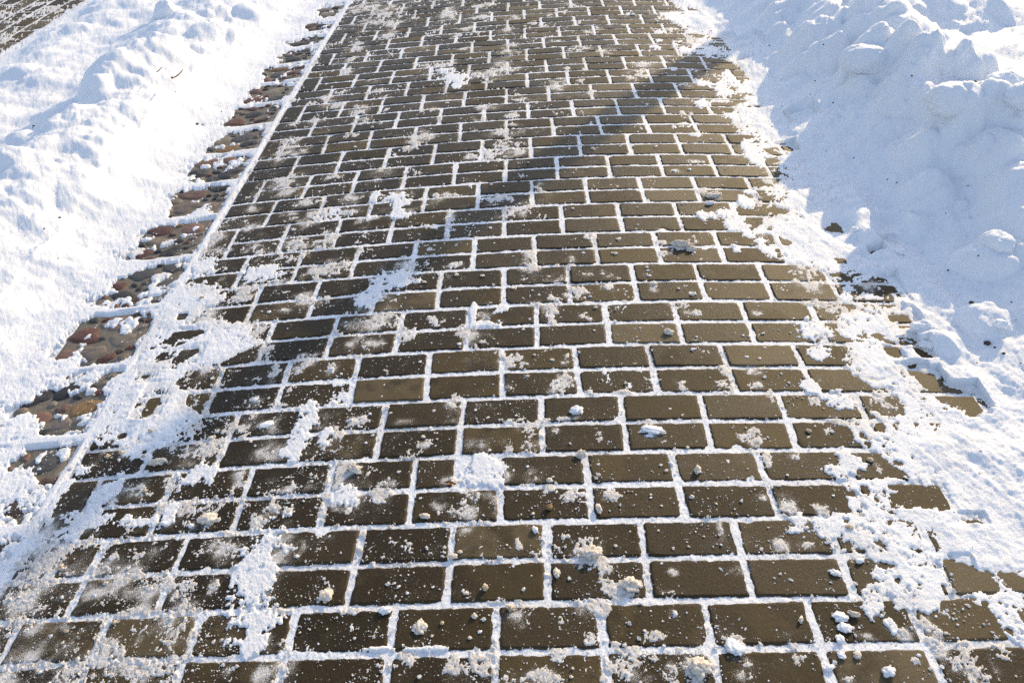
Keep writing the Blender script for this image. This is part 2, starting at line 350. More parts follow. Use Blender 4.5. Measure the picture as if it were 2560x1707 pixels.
ROUGH = [('C3',820,200,120,60),('C3',640,190,40,45),('C3',280,70,70,60),('C3',1540,90,45,26),('C3',1640,490,75,75),('C3',1740,570,60,34),('C3',1700,540,60,40),('C3',1850,700,105,60),('C3',1650,820,85,60),('C3',1780,740,60,40),('C3',1190,860,60,50),
 ('C3',1220,920,35,35),('C3',530,970,50,55),('C3',1790,110,55,26),('C3',2070,1010,65,26),('C3',440,1160,50,40),('C3',740,1210,50,52),('C3',890,1200,80,110),('C3',920,1280,90,60),('C3',1320,1280,110,50),('C3',1110,1300,60,40),('C3',1830,1230,100,90),('C3',1900,1270,90,50),
 ('C3',1860,1110,80,40),('C3',2300,1220,60,60),('C3',2180,1270,50,50),('C3',830,740,34,38),('C3',600,465,32,34),('C3',1165,415,28,44),('C3',810,325,30,28),('C3',1080,780,70,22),('C3',2150,730,60,24),('C3',1640,1040,30,30),('C3',1420,1130,45,36),('C3',60,855,40,16),
 ('R3',840,200,65,66),('R3',1020,200,50,34),('R3',460,1080,64,70),('R3',840,1070,38,46),('R3',890,1150,42,34),('R3',1700,910,50,70),('R3',1760,980,50,36),('R3',765,420,36,36),('R3',950,440,40,26),('R3',480,590,50,24),('R3',2000,1270,85,56),('R3',1810,1090,45,50),
 ('R3',1960,1130,55,50),('R3',2160,1230,20,60),('R3',1270,290,56,56),('R3',365,305,20,45),('R3',655,110,30,20),('R3',1320,1020,45,26),('R3',550,1200,60,40),('R3',230,1230,80,80),('R3',60,870,35,30),('R3',60,600,30,20),('R3',500,1270,50,26),('R3',1210,1300,36,30),('R3',1560,1000,36,26),('R3',1660,1180,30,24),('R3',1750,1040,40,20),('R3',1800,1130,40,34),
 ('C2',240,130,130,44),('C2',120,150,60,30),('C2',160,285,80,50),('C2',230,290,60,20),('C2',450,235,50,40),('C2',830,230,54,46),('C2',935,100,45,26),('C2',620,130,40,26),('C2',1130,390,70,34),('C2',1190,420,60,26),('C2',1450,530,50,60),('C2',1400,570,40,26),
 ('C2',1110,570,36,22),('C2',1230,830,60,46),('C2',1290,800,60,22),('C2',1150,790,60,20),('C2',740,700,32,56),('C2',560,950,50,26),('C2',890,970,60,28),('C2',1110,955,40,34),('C2',1240,950,60,40),('C2',730,1175,50,20),('C2',260,1220,76,50),('C2',100,1110,40,26),
 ('C2',1490,400,34,34),('C2',1390,850,46,30),('C2',1680,870,26,60),('C2',1370,44,60,20),('C2',1480,770,70,18),('C2',2030,800,80,14),('C2',1580,110,50,20),('C2',100,790,60,24),('C2',400,800,40,18),('C2',1250,1170,46,30),('C2',1090,1130,30,36),('C2',1380,90,40,60),('C2',1360,1230,40,30),('C2',1520,1280,50,28),('C2',1790,1280,60,22),('C2',70,1280,100,40),('C2',290,1280,60,40),('C2',980,1300,50,30),('C2',860,1290,60,50),('C2',60,1270,60,30),('C2',1620,600,40,20),('C2',1850,600,40,14),
 ('R2',590,900,66,60),('R2',610,85,34,14),('R2',190,85,50,16),('R2',110,560,26,36),('R2',405,560,50,50),('R2',600,460,50,18),('R2',600,560,40,20),('R2',1020,520,36,16),('R2',690,650,44,44),('R2',690,1030,40,44),('R2',860,1020,40,20),('R2',1140,790,70,18),('R2',1080,860,24,22),('R2',980,660,30,24),
 ('R2',1100,70,70,30),('R2',1180,160,60,40),('R2',1080,220,50,30),('R2',1260,450,60,50),('R2',1340,520,60,40),('R2',1240,330,30,60),('R2',1420,660,50,60),('R2',400,470,30,30),('R2',670,1000,50,36),('R2',1400,1090,40,30),
 ('L2',1560,830,70,50),('L2',1630,770,50,36),('L2',1740,820,54,30),('L2',1750,1010,60,46),('L2',2090,800,50,34),('L2',2180,870,46,66),('L2',1670,655,34,24),('L2',1900,1220,50,40),('L2',2030,1190,34,40),('L2',2000,390,80,36),('L2',1560,1140,46,24),('L2',1560,1210,34,24),('L2',850,960,100,50),
 ('L2',960,850,120,60),('L2',1940,440,50,40),('L2',2160,450,30,24),('L2',1800,470,34,46),('L2',1370,460,60,20),('L2',1500,200,60,30),('L2',1600,190,80,40),('L2',1680,200,40,40),('L2',1150,1210,70,30),('L2',880,1240,70,40),('L2',2250,1100,40,60),('L2',1380,1000,60,70),('L2',1300,990,40,50),('L2',1500,860,40,30),('L2',1340,120,60,30),('L2',1850,70,40,10),('L2',1720,330,60,50),
 ('L3',1360,260,54,48),('L3',1260,300,40,20),('L3',1180,180,120,36),('L3',1080,290,40,24),('L3',740,660,120,60),('L3',1110,1030,120,90),('L3',420,1100,110,110),('L3',870,1230,200,80),('L3',330,560,120,120),('L3',200,720,70,90),('L3',680,1130,60,60),('L3',1200,830,80,40),('L3',1400,700,30,36),('L3',1190,730,60,60),
 ('L3',440,1240,90,70),('L3',60,1250,70,70),('L3',2220,120,110,60),('L3',1800,170,40,40),('L3',1870,200,70,14),('L3',1700,260,60,50),('L3',1850,380,60,30),('L3',1900,440,70,40),('L3',1950,500,24,20),('L3',2100,410,50,34),('L3',2140,750,44,50),('L3',1060,440,50,40),('L3',1480,420,90,60),('L3',700,590,80,40),('L3',920,860,110,30),('L3',820,1120,60,30),('L3',840,620,90,36),('L3',1000,700,160,50),('L3',430,970,60,40),('L3',220,960,60,30),('L3',540,1060,36,80),('L3',1700,1280,60,40),('L3',1480,1250,40,30),('L3',1850,1240,50,50),('L3',150,1180,70,40),('L3',480,1150,60,60),('L3',900,1060,24,40),('L3',280,380,60,40),('L3',1760,860,160,24),
 ('C1',1080,80,80,22),('C1',1060,160,60,24),('C1',1000,225,60,30),('C1',1180,200,60,16),('C1',530,110,60,26),('C1',490,130,40,30),('C1',1060,515,60,26),('C1',1160,590,70,34),('C1',1130,620,60,20),('C1',60,515,60,22),('C1',650,490,36,22),('C1',1240,890,36,44),('C1',2240,830,70,18),('C1',2300,850,40,14),('C1',1620,765,40,26),
 ('C1',1540,1130,70,34),('C1',1490,1140,40,30),('C1',1660,985,56,22),('C1',1750,1030,50,20),('C1',1600,1010,50,16),('C1',1420,1170,50,24),('C1',1410,1035,50,20),('C1',760,940,46,16),('C1',270,330,60,12),('C1',290,1170,60,34),('C1',30,960,40,30),('C1',440,960,60,50),('C1',1250,960,50,20),('C1',1550,1160,50,30),('C1',1740,1090,50,20),('C1',2010,1020,30,24),('C1',2050,1080,30,30),('C1',2130,880,50,24),('C1',2300,1140,30,20),('C1',1180,580,30,16),('C1',80,100,40,12),('C1',850,235,26,14),('C1',1280,1200,50,16),('C1',720,650,20,20),('C1',1300,440,30,30),('C1',1520,930,24,36),('C1',2100,800,30,14),('C1',460,590,40,14),('C1',180,650,60,12),('C1',740,490,60,12),('C1',2230,1200,40,18),
 ('R1',310,500,54,20),('R1',130,835,70,18),('R1',930,985,90,34),('R1',960,1100,90,40),('R1',260,460,44,14),('R1',300,545,30,14),('R1',190,1265,50,18),('R1',780,1090,30,24),('R1',640,760,60,30),('R1',690,870,60,22),('R1',680,400,36,22),('R1',1050,1200,90,40),('R1',1200,1250,90,40),('R1',1350,1080,100,30),('R1',60,330,24,12),('R1',190,270,50,10),('R1',640,500,40,16),
 ('T3',1090,650,40,22),('T3',1180,630,50,14),('T3',690,680,40,16),('T3',470,700,70,24),('T3',480,740,50,16),('T3',170,835,50,14),('T3',60,440,50,30),('T3',820,240,46,16),('T3',740,270,44,12),('T3',640,420,60,14),('T3',890,430,60,16),('T3',1190,540,40,20),('T3',1180,600,60,14),('T3',1640,1130,40,10),('T3',1550,980,26,30),('T3',790,1250,36,18),('T3',770,780,30,24),('T3',100,1050,70,12),('T3',100,1210,80,30),('T3',40,1230,60,30),('T3',280,190,30,12),('T3',640,50,50,10),('T3',480,340,40,8),('T3',700,400,60,12),('T3',560,580,30,12),('T3',40,560,50,30),('T3',1640,330,90,40),('T3',1700,360,60,40),('T3',1400,130,80,20),('T3',1450,250,50,16),('T3',1740,600,0.1,.1),('T3',1820,640,60,16),('T3',1550,710,40,10),('T3',1600,960,20,16),('T3',1030,210,24,9),
 ('T2',1350,1150,60,26),('T2',1310,1190,40,30),('T2',840,930,60,34),('T2',870,1000,50,24),('T2',280,1190,60,30),('T2',230,1240,80,26),('T2',960,180,90,22),('T2',1090,200,60,24),('T2',1060,110,120,40),('T2',860,80,90,24),('T2',960,60,60,20),('T2',1500,545,100,10),('T2',720,600,50,24),('T2',760,500,50,18),('T2',1720,410,36,10),('T2',1450,920,40,10),('T2',1850,900,60,16),('T2',1870,1000,50,12),('T2',1950,1290,60,30),('T2',2060,1110,60,16),('T2',2140,800,60,14),('T2',2120,970,60,16),('T2',1580,110,60,30),('T2',1600,140,40,20),('T2',1860,140,50,10),('T2',1740,240,50,14),('T2',1080,300,50,16),('T2',820,370,50,12),('T2',800,410,40,16),('T2',430,870,60,12),('T2',700,770,60,10),('T2',540,830,60,20),('T2',620,890,60,20),('T2',470,1010,60,20),('T2',1510,990,26,16),('T2',1620,300,46,12),('T2',2120,380,40,16),('T2',2080,450,60,14),('T2',2040,590,120,18),('T2',1900,620,120,16),('T2',940,680,50,12),('T2',1260,1240,50,16),('T2',1000,760,60,8),('T2',280,1040,60,12),('T2',1930,40,50,12),('T2',1850,50,50,10),('T2',2150,150,40,14),('T2',2080,250,30,16),
 ('L1',1850,400,70,44),('L1',1880,460,66,34),('L1',1870,210,80,36),('L1',1900,130,60,16),('L1',1980,200,40,14),('L1',2090,990,100,36),('L1',2180,980,60,36),('L1',1990,1170,60,30),('L1',1400,770,50,40),('L1',1400,860,70,26),('L1',2150,780,50,40),('L1',2120,800,60,24),('L1',1950,820,60,34),('L1',2000,680,70,24),('L1',2060,620,60,22),('L1',1900,640,50,24),('L1',1650,830,50,24),('L1',1700,850,40,20),('L1',1650,590,40,18),('L1',1560,1160,60,30),('L1',1960,890,40,34),('L1',1760,1060,100,20),('L1',1590,1130,50,20),('L1',1990,540,60,20),('L1',2060,540,60,18),('L1',1850,380,90,14),('L1',1660,700,60,14),('L1',2290,100,50,14),('L1',2180,370,40,10),('L1',1700,420,20,10),('L1',2280,600,60,16),('L1',1550,1100,100,18)]
def blobs(lst):
    out = []
    for t, x, y, rx, ry in lst:
        px, py = full(t, x, y); X, Y, Z = at(px, py)
        sx, sy = scale_at(px, py); s = TILES[t][2]
        out.append((X, Y, max(rx/s*sx, 0.004), max(ry/s*sy, 0.004)))
    return out
BS, BR, BO = blobs(SOLID), blobs(ROUGH), blobs(OPEN)
DENS = np.array([(100,1650,.62),(300,1650,.5),(300,1450,.40),(100,1400,.7),(500,1300,.32),(600,1600,.25),(800,1650,.25),(1000,1650,.25),(1500,1650,.3),(1800,1650,.25),(2100,1600,.15),(1200,1400,.12),(1500,1400,.2),(1800,1300,.08),
 (2000,1000,.08),(1500,1000,.18),(1100,1050,.2),(800,1100,.3),(700,900,.28),(900,850,.22),(1300,850,.2),(1600,850,.1),(1900,750,.06),(1500,650,.16),(1200,600,.2),(900,600,.34),(750,500,.32),(1000,450,.28),(1300,450,.2),(1600,500,.1),
 (1800,550,.1),(1200,300,.28),(900,300,.34),(800,250,.22),(1000,150,.36),(1300,100,.36),(1150,200,.34),(1500,150,.24),(1300,200,.34),(1600,300,.06),(1600,50,.2),(950,30,.5),(1200,20,.4),(600,1100,.4),(500,850,.4),(2300,1650,.2),(2000,1450,.2),(1700,130,.35)])
DW = np.array([at(a, b)[:2] for a, b, _ in DENS])
def density(x, y):
    num = np.zeros(x.shape); den = np.full(x.shape, 1e-6)
    for (a, b), (_, _, v) in zip(DW, DENS):
        w = 0.16 + 0.09*max(b, 0)
        e = np.exp(-((x-a)**2+((y-b)*0.8)**2)/(2*w*w)) + 1e-7
        num += e*v; den += e
    return num/den

# slab joints of the pebble border
SLAB_Y0, SLAB_L = 0.588, 0.3115
EDGE_K = np.linspace(-3, 34, 80)
EX, EY = warp(np.full(80, -5.58), EDGE_K)            # the long joint between pebble slabs and pavers
def edge_x(y): return np.interp(y, EY, EX)

# mounds of the banks: (x, y, z, radius, height)
def lump(px, py, r, h, z=0.25, ax=1.0):
    X, Y, _ = at(px, py, z); return (X, Y, r, h, ax)
def lt(x, y, r, h, z=0.28): p = full('T4', x, y); return lump(p[0], p[1], r, h, z)
LUMPS = [lt(600,120,.15,.10),lt(960,90,.13,.07),lt(1070,360,.12,.10),lt(1120,160,.20,.10),lt(1400,240,.17,.08,.3),lt(700,500,.12,.08,.15),lt(450,540,.10,.06,.1),lt(960,590,.10,.07,.18),lt(1400,500,.13,.08),lt(1460,590,.09,.05),
 lt(1690,510,.10,.08,.3),lt(1960,480,.10,.08,.33),lt(1360,960,.12,.06,.16),lt(1820,1060,.13,.08,.2),lt(2210,1000,.13,.08,.24),lt(1100,700,.12,.05,.15),lt(1330,830,.12,.05,.17),lt(1000,860,.10,.03,.1),lt(1500,1300,.13,.04,.12),lt(2100,1290,.12,.06,.2),
 lt(1850,120,.22,.05,.25),lt(2200,90,.2,.05,.25),lt(1500,60,.2,.07,.28),lt(300,160,.12,.04,.1),lt(220,330,.1,.03,.05),lt(1250,420,.1,.05,.3),lt(700,150,.1,.04,.2),
 lump(2380,800,.07,.03,.1),lump(2280,520,.08,.03,.12),lump(2330,430,.10,.05,.17),lump(2400,330,.10,.05,.2),lump(2500,560,.10,.05,.2),lump(2210,300,.09,.03,.12),lump(2500,720,.08,.03,.15),lump(2440,1000,.08,.02,.05),
 # left bank
 lump(270,185,.20,.12,.20),lump(390,135,.22,.12,.20),lump(250,205,.12,.05,.22),lump(230,240,.13,.06,.18),lump(330,215,.14,.05,.16),lump(410,25,.12,.10,.14),lump(640,40,.15,.06,.08),lump(190,80,.12,.05,.05),lump(120,200,.14,.04,.05),
 lump(60,190,.12,.04,.05),lump(300,50,.1,.04,.08),lump(520,95,.12,.05,.12),lump(540,40,.12,.06,.12),lump(170,300,.16,.06,.18),lump(60,400,.14,.06,.18),lump(20,330,.14,.05,.14),lump(110,100,.12,.03,.04),
 lump(220,520,.10,.025,.06),lump(160,640,.10,.03,.04),lump(60,560,.12,.03,.1),lump(330,420,.1,.02,.05),lump(90,930,.05,.03,.02),lump(40,760,.1,.02,.05),lump(470,120,.08,-.03,.16),lump(230,810,.05,.012,0.01),
 lump(450,60,.1,.03,.1),lump(700,60,.08,.02,.03),lump(590,110,.09,.025,.06)]
DENTS = [('T4',455,980,.055,.03),('T4',290,1230,.06,.02),('T4',100,650,.05,.012),('R1',1450,720,.085,.018),('R1',780,190,.05,.008),('T1',1250,560,.06,.05),('T1',1340,610,.05,.03),('T1',1670,1040,.03,.02),('R2',1780,360,.06,.010)]

def right_bank(x, y):
    foot = 1.24 + 0.06*vnoise(x*0+3.1, y*1.3, 5) - 0.02*y + 0.10*sstep(1.4, .2, y)
    u = (x-foot)
    h = 0.245*sstep(-0.02, 0.74, u)**1.15 + 0.018*sstep(0.0, 0.25, u)
    h = h - 0.11*np.maximum(u-0.74, 0)*np.exp(-np.maximum(u-.74, 0)/2.5)
    h *= 0.25 + 0.75*sstep(0.2, 2.1, y)
    return h, u
def left_bank(x, y):
    e = edge_x(y)-0.28
    u = e-x
    rid = np.interp(y, [-1, .6, 1.2, 2.2, 3.0, 4.2, 5.5], [-2.4, -2.35, -2.25, -1.98, -1.98, -2.12, -2.1])
    hh = np.interp(y, [-1, .6, 1.5, 2.6, 3.4, 4.6, 6], [.10, .12, .15, .17, .18, .12, .10])
    wr = np.where(x > rid, 0.42, 0.26)
    h = hh*np.exp(-((x-rid)/wr)**2)
    h += 0.03*sstep(0.0, 0.35, u)
    h += 0.035*np.exp(-((x-rid+0.75)/0.25)**2)
    return h, u

SIDE = np.array([[-3.37, 3.4], [-3.37, 9], [-6, 9], [-6, 3.4]])
def snow_surface(x, y):
    """height of the snow surface above the datum, plus dirt amount"""
    base = camber(x)
    sd = grid_sample(SDm, x, y, lambda a, b: np.maximum(np.abs(a)-1.08, -1.0))
    sc_ = grid_sample(SDc, x, y, 0.3)
    side = np.maximum(np.maximum(x+3.37+0.05*vnoise(y*3, x*0, 4), 3.5-y), -9)
    wob = 0.010*fbm(x, y, 16, 3, 1) + 0.0045*fbm(x, y, 70, 3, 2)
    d1 = np.minimum(sd, sc_*0.9-0.010)
    for (a, b, rx, ry) in BO:
        r0 = min(rx, ry)
        m = (np.abs(x-a) < rx*1.8) & (np.abs(y-b) < ry*1.8)
        if m.any():
            q = (np.sqrt(((x[m]-a)/rx)**2+((y[m]-b)/ry)**2)-1)*r0
            d1[m] = np.minimum(d1[m], q)
    d1 = np.minimum(d1, side)
    d = d1 + wob
    # crust
    fine = fbm(x, y, 130, 3, 6)
    med = fbm(x, y, 34, 4, 7)
    big = fbm(x, y, 7, 3, 8)
    # shovel and foot scrapings, stretched along the direction of travel
    ca, sa = math.cos(math.radians(-65)), math.sin(math.radians(-65))
    s1 = fbm((x*ca+y*sa)*0.22, -x*sa+y*ca, 19, 4, 9, 0.66)
    rgt = sstep(0.6, 0.95, x)*sstep(1.75, 1.35, x)
    dd = np.maximum(d, 0)
    t = 0.0032*(1-np.exp(-dd/0.012)) + 0.012*sstep(0.04, 0.34, dd)
    amp = sstep(0.0, 0.15, dd)
    t += amp*(0.0012*med + 0.0044*big) + 0.0004*fine*sstep(-.004, .01, d) + (0.0020*amp+0.0006)*s1*rgt*sstep(0, .02, d)*sstep(-1.0, 1.2, big)
    # ragged, half bare fringe
    fringe = np.exp(-((d-0.01)/0.05)**2)
    hol = fbm(x, y, 52, 4, 12, 0.65)
    t = np.where(d > 0, t - np.where(x > 0, 0.0055, 0.0035)*np.exp(-(np.maximum(d-.005, 0)/0.075)**2)*np.maximum(hol-0.45, 0), t)
    hr, ur = right_bank(x, y); hl, ul = left_bank(x, y)
    outR = sstep(0.85, 1.25, x); outL = sstep(-1.35, -1.6, x)
    lsub = sstep(0, .3, d1)
    bank = np.where(x > 0, hr*outR, hl*outL*lsub)
    for (a, b, r, h, ax) in LUMPS:
        m = (np.abs(x-a) < r*1.25) & (np.abs(y-b) < r*1.25)
        if m.any():
            wx = x[m] + 0.13*r*vnoise(x[m]/r*2.1, y[m]/r*2.1, 3); wy = y[m] + 0.16*r*vnoise(x[m]/r*2.1+9, y[m]/r*2.1, 4)
            q = np.clip(1-((wx-a)**2+(wy-b)**2)/(r*r), 0, 1)
            bank[m] += h*(1.0 if (a > 0 and r < .16) else (.95 if a > 0 else .62))*q**1.1*(1.5-0.4*q)*lsub[m]
    bk = sstep(0.02, 0.16, bank)
    rough = fbm(x, y, 3.2, 3, 10)
    rd = 1-np.abs(fbm(x, y, 6.5, 4, 12, 0.5))*0.8
    plat = np.where(x > 0, 1-0.62*sstep(0.50, 0.75, ur), 0.5)
    bank = bank + bk*plat*(0.014*rough + 0.036*np.abs(fbm(x, y, 3.6, 2, 12, 0.4)) + 0.016*np.abs(fbm(x, y, 9, 3, 13)) - 0.025)*lsub
    leftz = sstep(-1.25, -1.6, x)*lsub
    bank = bank + leftz*(0.0042*np.maximum(fbm(x, y, 8, 3, 14, 0.5), -1) + 0.010*fbm(x, y, 3.5, 2, 11))
    midR = sstep(1.05, 1.3, x)
    bank = bank + midR*lsub*0.0028*fbm(x, y, 12, 4, 15)
    trk = sstep(1.08, 1.2, x)*sstep(1.95, 1.6, x)
    bank = bank + trk*lsub*0.0120*fbm(x + 0.10*np.sin(y*1.3) + 0.05*y, y*0.16, 7.0, 3, 6, 0.5)
    bank = bank + lsub*np.maximum(leftz*0.5, sstep(1.0, 1.3, x))*(0.0012*fbm(x, y, 34, 3, 2) + 0.0004*fine)
    for t_, px, py, r, h in DENTS:
        a, b, _ = atT(t_, px, py, 0.02)
        rr = np.sqrt((x-a)**2+((y-b)*0.8)**2)/r
        m = rr < 2
        bank[m] += (-h*sstep(1.0, .6, rr[m]) + 0.35*h*np.exp(-((rr[m]-1.15)/.22)**2))*lsub[m]
    # open ground: joints filled to just under the paver tops
    lowj = fbm(x, y, 4.5, 3, 3)
    jl = -0.0026 + 0.0006*med + 0.0005*fine - 0.0011*np.maximum(lowj-.2, 0)
    cobz = (sd > -0.002) & (x < -0.9)
    # snow lies in the long edge joint and between slabs
    op = jl - 0.0
    inb = sstep(0.0, -0.004, d)
    # pebble slabs lie a little lower, lightly dusted
    ys = (y-SLAB_Y0)/SLAB_L; fr = np.abs(ys-np.round(ys))*SLAB_L
    ws = 0.006*vnoise(x*20, y*20, 2)
    sep = np.maximum(sstep(0.017, 0.009, fr+ws), sstep(0.020, 0.012, np.abs(x-edge_x(y)-0.005)+ws))
    cobm = sstep(edge_x(y)+0.02, edge_x(y)+0.0, x)
    cobm = cobm*(x > -1.8)
    dust = fbm(x, y, 42, 4, 3)
    cz = -0.0095 + 0.0100*sstep(.80, 1.30, fbm(x, y, 15, 3, 9)+0.25*dust) + 0.0015*dust
    cz = np.maximum(cz, np.where(sep > 0.02, -0.006+0.009*sep, -1))
    lft = op*(1-cobm) + cz*cobm
    z = np.where(d > 0, np.maximum(t, lft), lft)
    sidez = sstep(-3.3, -3.4, x)
    # scattered remains on the pavers
    dn = density(x, y)*sstep(0.02, -0.01, sd) + 0.8*sidez
    wl = fbm(x, y, 11, 3, 5)
    mm = fbm(x, y, 48, 5, 0, 0.66)
    m2 = fbm(x, y, 120, 4, 10, 0.66)
    thr = 2.80 - 2.9*dn - 0.55*wl
    th2 = 2.75 - 2.2*dn - 0.45*wl
    near = 0.75*np.exp(-(np.minimum(sd, 0)/0.045)**2)*(sd < .012)
    thr = thr-near; th2 = th2-near*.8
    e1 = mm-thr; e2 = m2-th2
    pw = vnoise(x*430, y*430, 11)*0.6+vnoise(x*760, y*760, 12)*0.6
    mt = np.where(e1 > -.35, 0.0017*(1-np.exp(-(e1+.35)/0.6)), 0)
    mt = np.maximum(mt, np.where(e2 > -.25, 0.0015*(1-np.exp(-(e2+.25)/0.6)), 0))
    mt = mt*(1+0.2*fine) - 0.00035 + 0.0006*pw
    act = (mt > 0.0001) & ((e1 > -.35) | (e2 > -.25))
    z = np.where(act & (cobm < 0.5), np.maximum(z, mt), z)
    dirt = np.where(act, 0.8+0.25*wl, 0.30*np.clip(lowj+.1*med, 0, 1.5)*(d < 0))
    edgen = 0.30*fbm(x, y, 40, 4, 4, 0.6) + 0.16*fine
    for lst, k in ((BS, 0), (BR, 1)):
        for (a, b, rx, ry) in lst:
            m = (np.abs(x-a) < rx*1.7) & (np.abs(y-b) < ry*1.7)
            if not m.any(): continue
            q = 1-np.sqrt(((x[m]-a)/rx)**2+((y[m]-b)/ry)**2)
            n_ = edgen[m]
            if k == 0:
                q = q + n_*0.9
                h = np.where(q > -.05, 0.0030*(1-np.exp(-np.maximum(q+.05, 0)/0.12)) + 0.0004*med[m] + 0.0003*fine[m] + 0.0006*pw[m] - .0003, -1)
                dv = 0.12
            else:
                q = q*1.0 + n_*1.7 - 0.08
                h = np.where(q > -.12, 0.0022*(1-np.exp(-np.maximum(q+.12, 0)/0.60))*(0.78+0.34*fine[m]) + 0.0003*med[m] + 0.0011*pw[m] - .0008, -1)
                dv = np.clip(0.88+0.2*med[m], 0, 1)
            zz = z[m]; up = h > zz
            z[m] = np.where(up, h, zz)
            dm = dirt[m]; dirt[m] = np.where(up, dv, dm)
    dirt = np.clip(dirt, 0, 1)
    dirt = np.maximum(dirt, 0.45*np.exp(-((d-0.01)/0.03)**2)*sstep(-.5, 1.2, big)*(x < 1.3)*(x > -1.2))
    dirt = np.maximum(dirt, 0.28*sstep(.4, 1.6, hol+.4*big)*(d > 0)*sstep(.35, .05, d)*(np.abs(x) < 1.35))
    dirt = np.where((d > 0.10) & (bank > 0.02), 0, dirt)
    grain = 0.00038*vnoise(x*300, y*300, 8) + 0.00036*vnoise(x*620, y*620, 9)
    return base + z + bank + grain, dirt, d

# ------------------------------------------------------------------ the snow sheets
NV = 1180
ys_ = [-0.62]
while ys_[-1] < 45:
    y = ys_[-1]; dep = 0.783*(y+0.895)+0.87
    vis = 1.0 if y < 6.2 else 1.0+(y-6.2)*3
    ys_.append(y + max(0.00175*dep*math.sqrt((y+0.895)**2+1.96)/1.40*0.86, 0.0016)*vis)
ys_ = np.array(ys_)
su = np.arange(-0.76, 0.76, 1/760)
tail = 0.76+np.cumsum(np.geomspace(1/500, 0.6, 42))
su = np.concatenate([-tail[::-1], su, tail])
SU, YY = np.meshgrid(su, ys_)
XX = 0.109 - 0.047*(YY+0.895) + SU*(0.783*(YY+0.895)+0.87)
print('snow grid', XX.shape, XX.size)
Z = np.empty(XX.shape); DI = np.empty(XX.shape); DD = np.empty(XX.shape)
CHK = 120
for j in range(0, XX.shape[0], CHK):
    s = np.s_[j:j+CHK]
    Z[s], DI[s], DD[s] = snow_surface(XX[s], YY[s])
print('snow done', time.time()-T0)
nr, nc = XX.shape
idx = np.arange(nr*nc).reshape(nr, nc)
Q = np.stack([idx[:-1, :-1], idx[:-1, 1:], idx[1:, 1:], idx[1:, :-1]], -1).reshape(-1, 4)
qx = XX[:-1, :-1].ravel(); qy = YY[:-1, :-1].ravel()
bl = -1.62 + 0.06*vnoise(qy*6, qx*0+.5, 1) + 0.02*vnoise(qy*30, qx*0+.5, 2)
br = 1.14 + 0.05*vnoise(qy*6, qx*0+.5, 3) + 0.02*vnoise(qy*30, qx*0+.5, 4)
part = np.where(qx < bl, 0, np.where(qx > br, 2, 1))
V = np.stack([XX.ravel(), YY.ravel(), Z.ravel()], 1)
def snow_part(name, sel, label):
    q = Q[sel]; used = np.unique(q); mp = np.full(nr*nc, -1, np.int64); mp[used] = np.arange(len(used))
    o = mesh_np(name, V[used], quads=mp[q], mat=M_SNOW, attrs={'dirt': DI.ravel()[used]})
    tagit(o, label, kind='structure')
    return o
snow_part('snow_bank', part == 0, 'lumpy sunlit bank of shovelled white snow left of the paved path')
snow_part('snow_cover', part == 1, 'thin trampled snow filling the paver joints and fringing the path')
snow_part('snow_bank', part == 2, 'high lumpy bank of shovelled snow in blue shade right of the path')
print('sheet meshes', time.time()-T0)

# coarse sample of surface height for placing things
def surf_z(x, y):
    jy = min(max(int(np.searchsorted(ys_, y))-1, 0), nr-2)
    v = (y-ys_[jy])/(ys_[jy+1]-ys_[jy])
    u_ = (x-0.109+0.047*(y+0.895))/(0.783*(y+0.895)+0.87)
    ix = min(max(int(np.searchsorted(su, u_))-1, 0), nc-2)
    u = (u_-su[ix])/(su[ix+1]-su[ix])
    return float((Z[jy, ix]*(1-u)+Z[jy, ix+1]*u)*(1-v)+(Z[jy+1, ix]*(1-u)+Z[jy+1, ix+1]*u)*v)

# ------------------------------------------------------------------ pavers
def paver_template(nx=25, ny=13):
    u = np.linspace(-1, 1, nx); v = np.linspace(-1, 1, ny)
    U, Vv = np.meshgrid(u, v)
    ring = np.full(U.shape, 0)
    top = np.stack([U.ravel(), Vv.ravel(), np.zeros(U.size)], 1)
    id_ = np.arange(nx*ny).reshape(ny, nx)
    q = np.stack([id_[:-1, :-1], id_[:-1, 1:], id_[1:, 1:], id_[1:, :-1]], -1).reshape(-1, 4)
    per = list(id_[0, :]) + list(id_[1:, -1]) + list(id_[-1, -2::-1]) + list(id_[-2:0:-1, 0])
    per = np.array(per); n = len(per)
    verts = [top]; off = nx*ny; prev = per; qq = [q]
    for lev in (1, 2):
        verts.append(np.column_stack([top[per, :2], np.full(n, lev)]))
        cur = off+np.arange(n); off += n
        nxt = np.roll(np.arange(n), -1)
        qq.append(np.stack([prev, cur, cur[nxt], prev[nxt]], -1))
        prev = cur
    return np.vstack(verts), np.vstack(qq)
TV, TQ = paver_template()
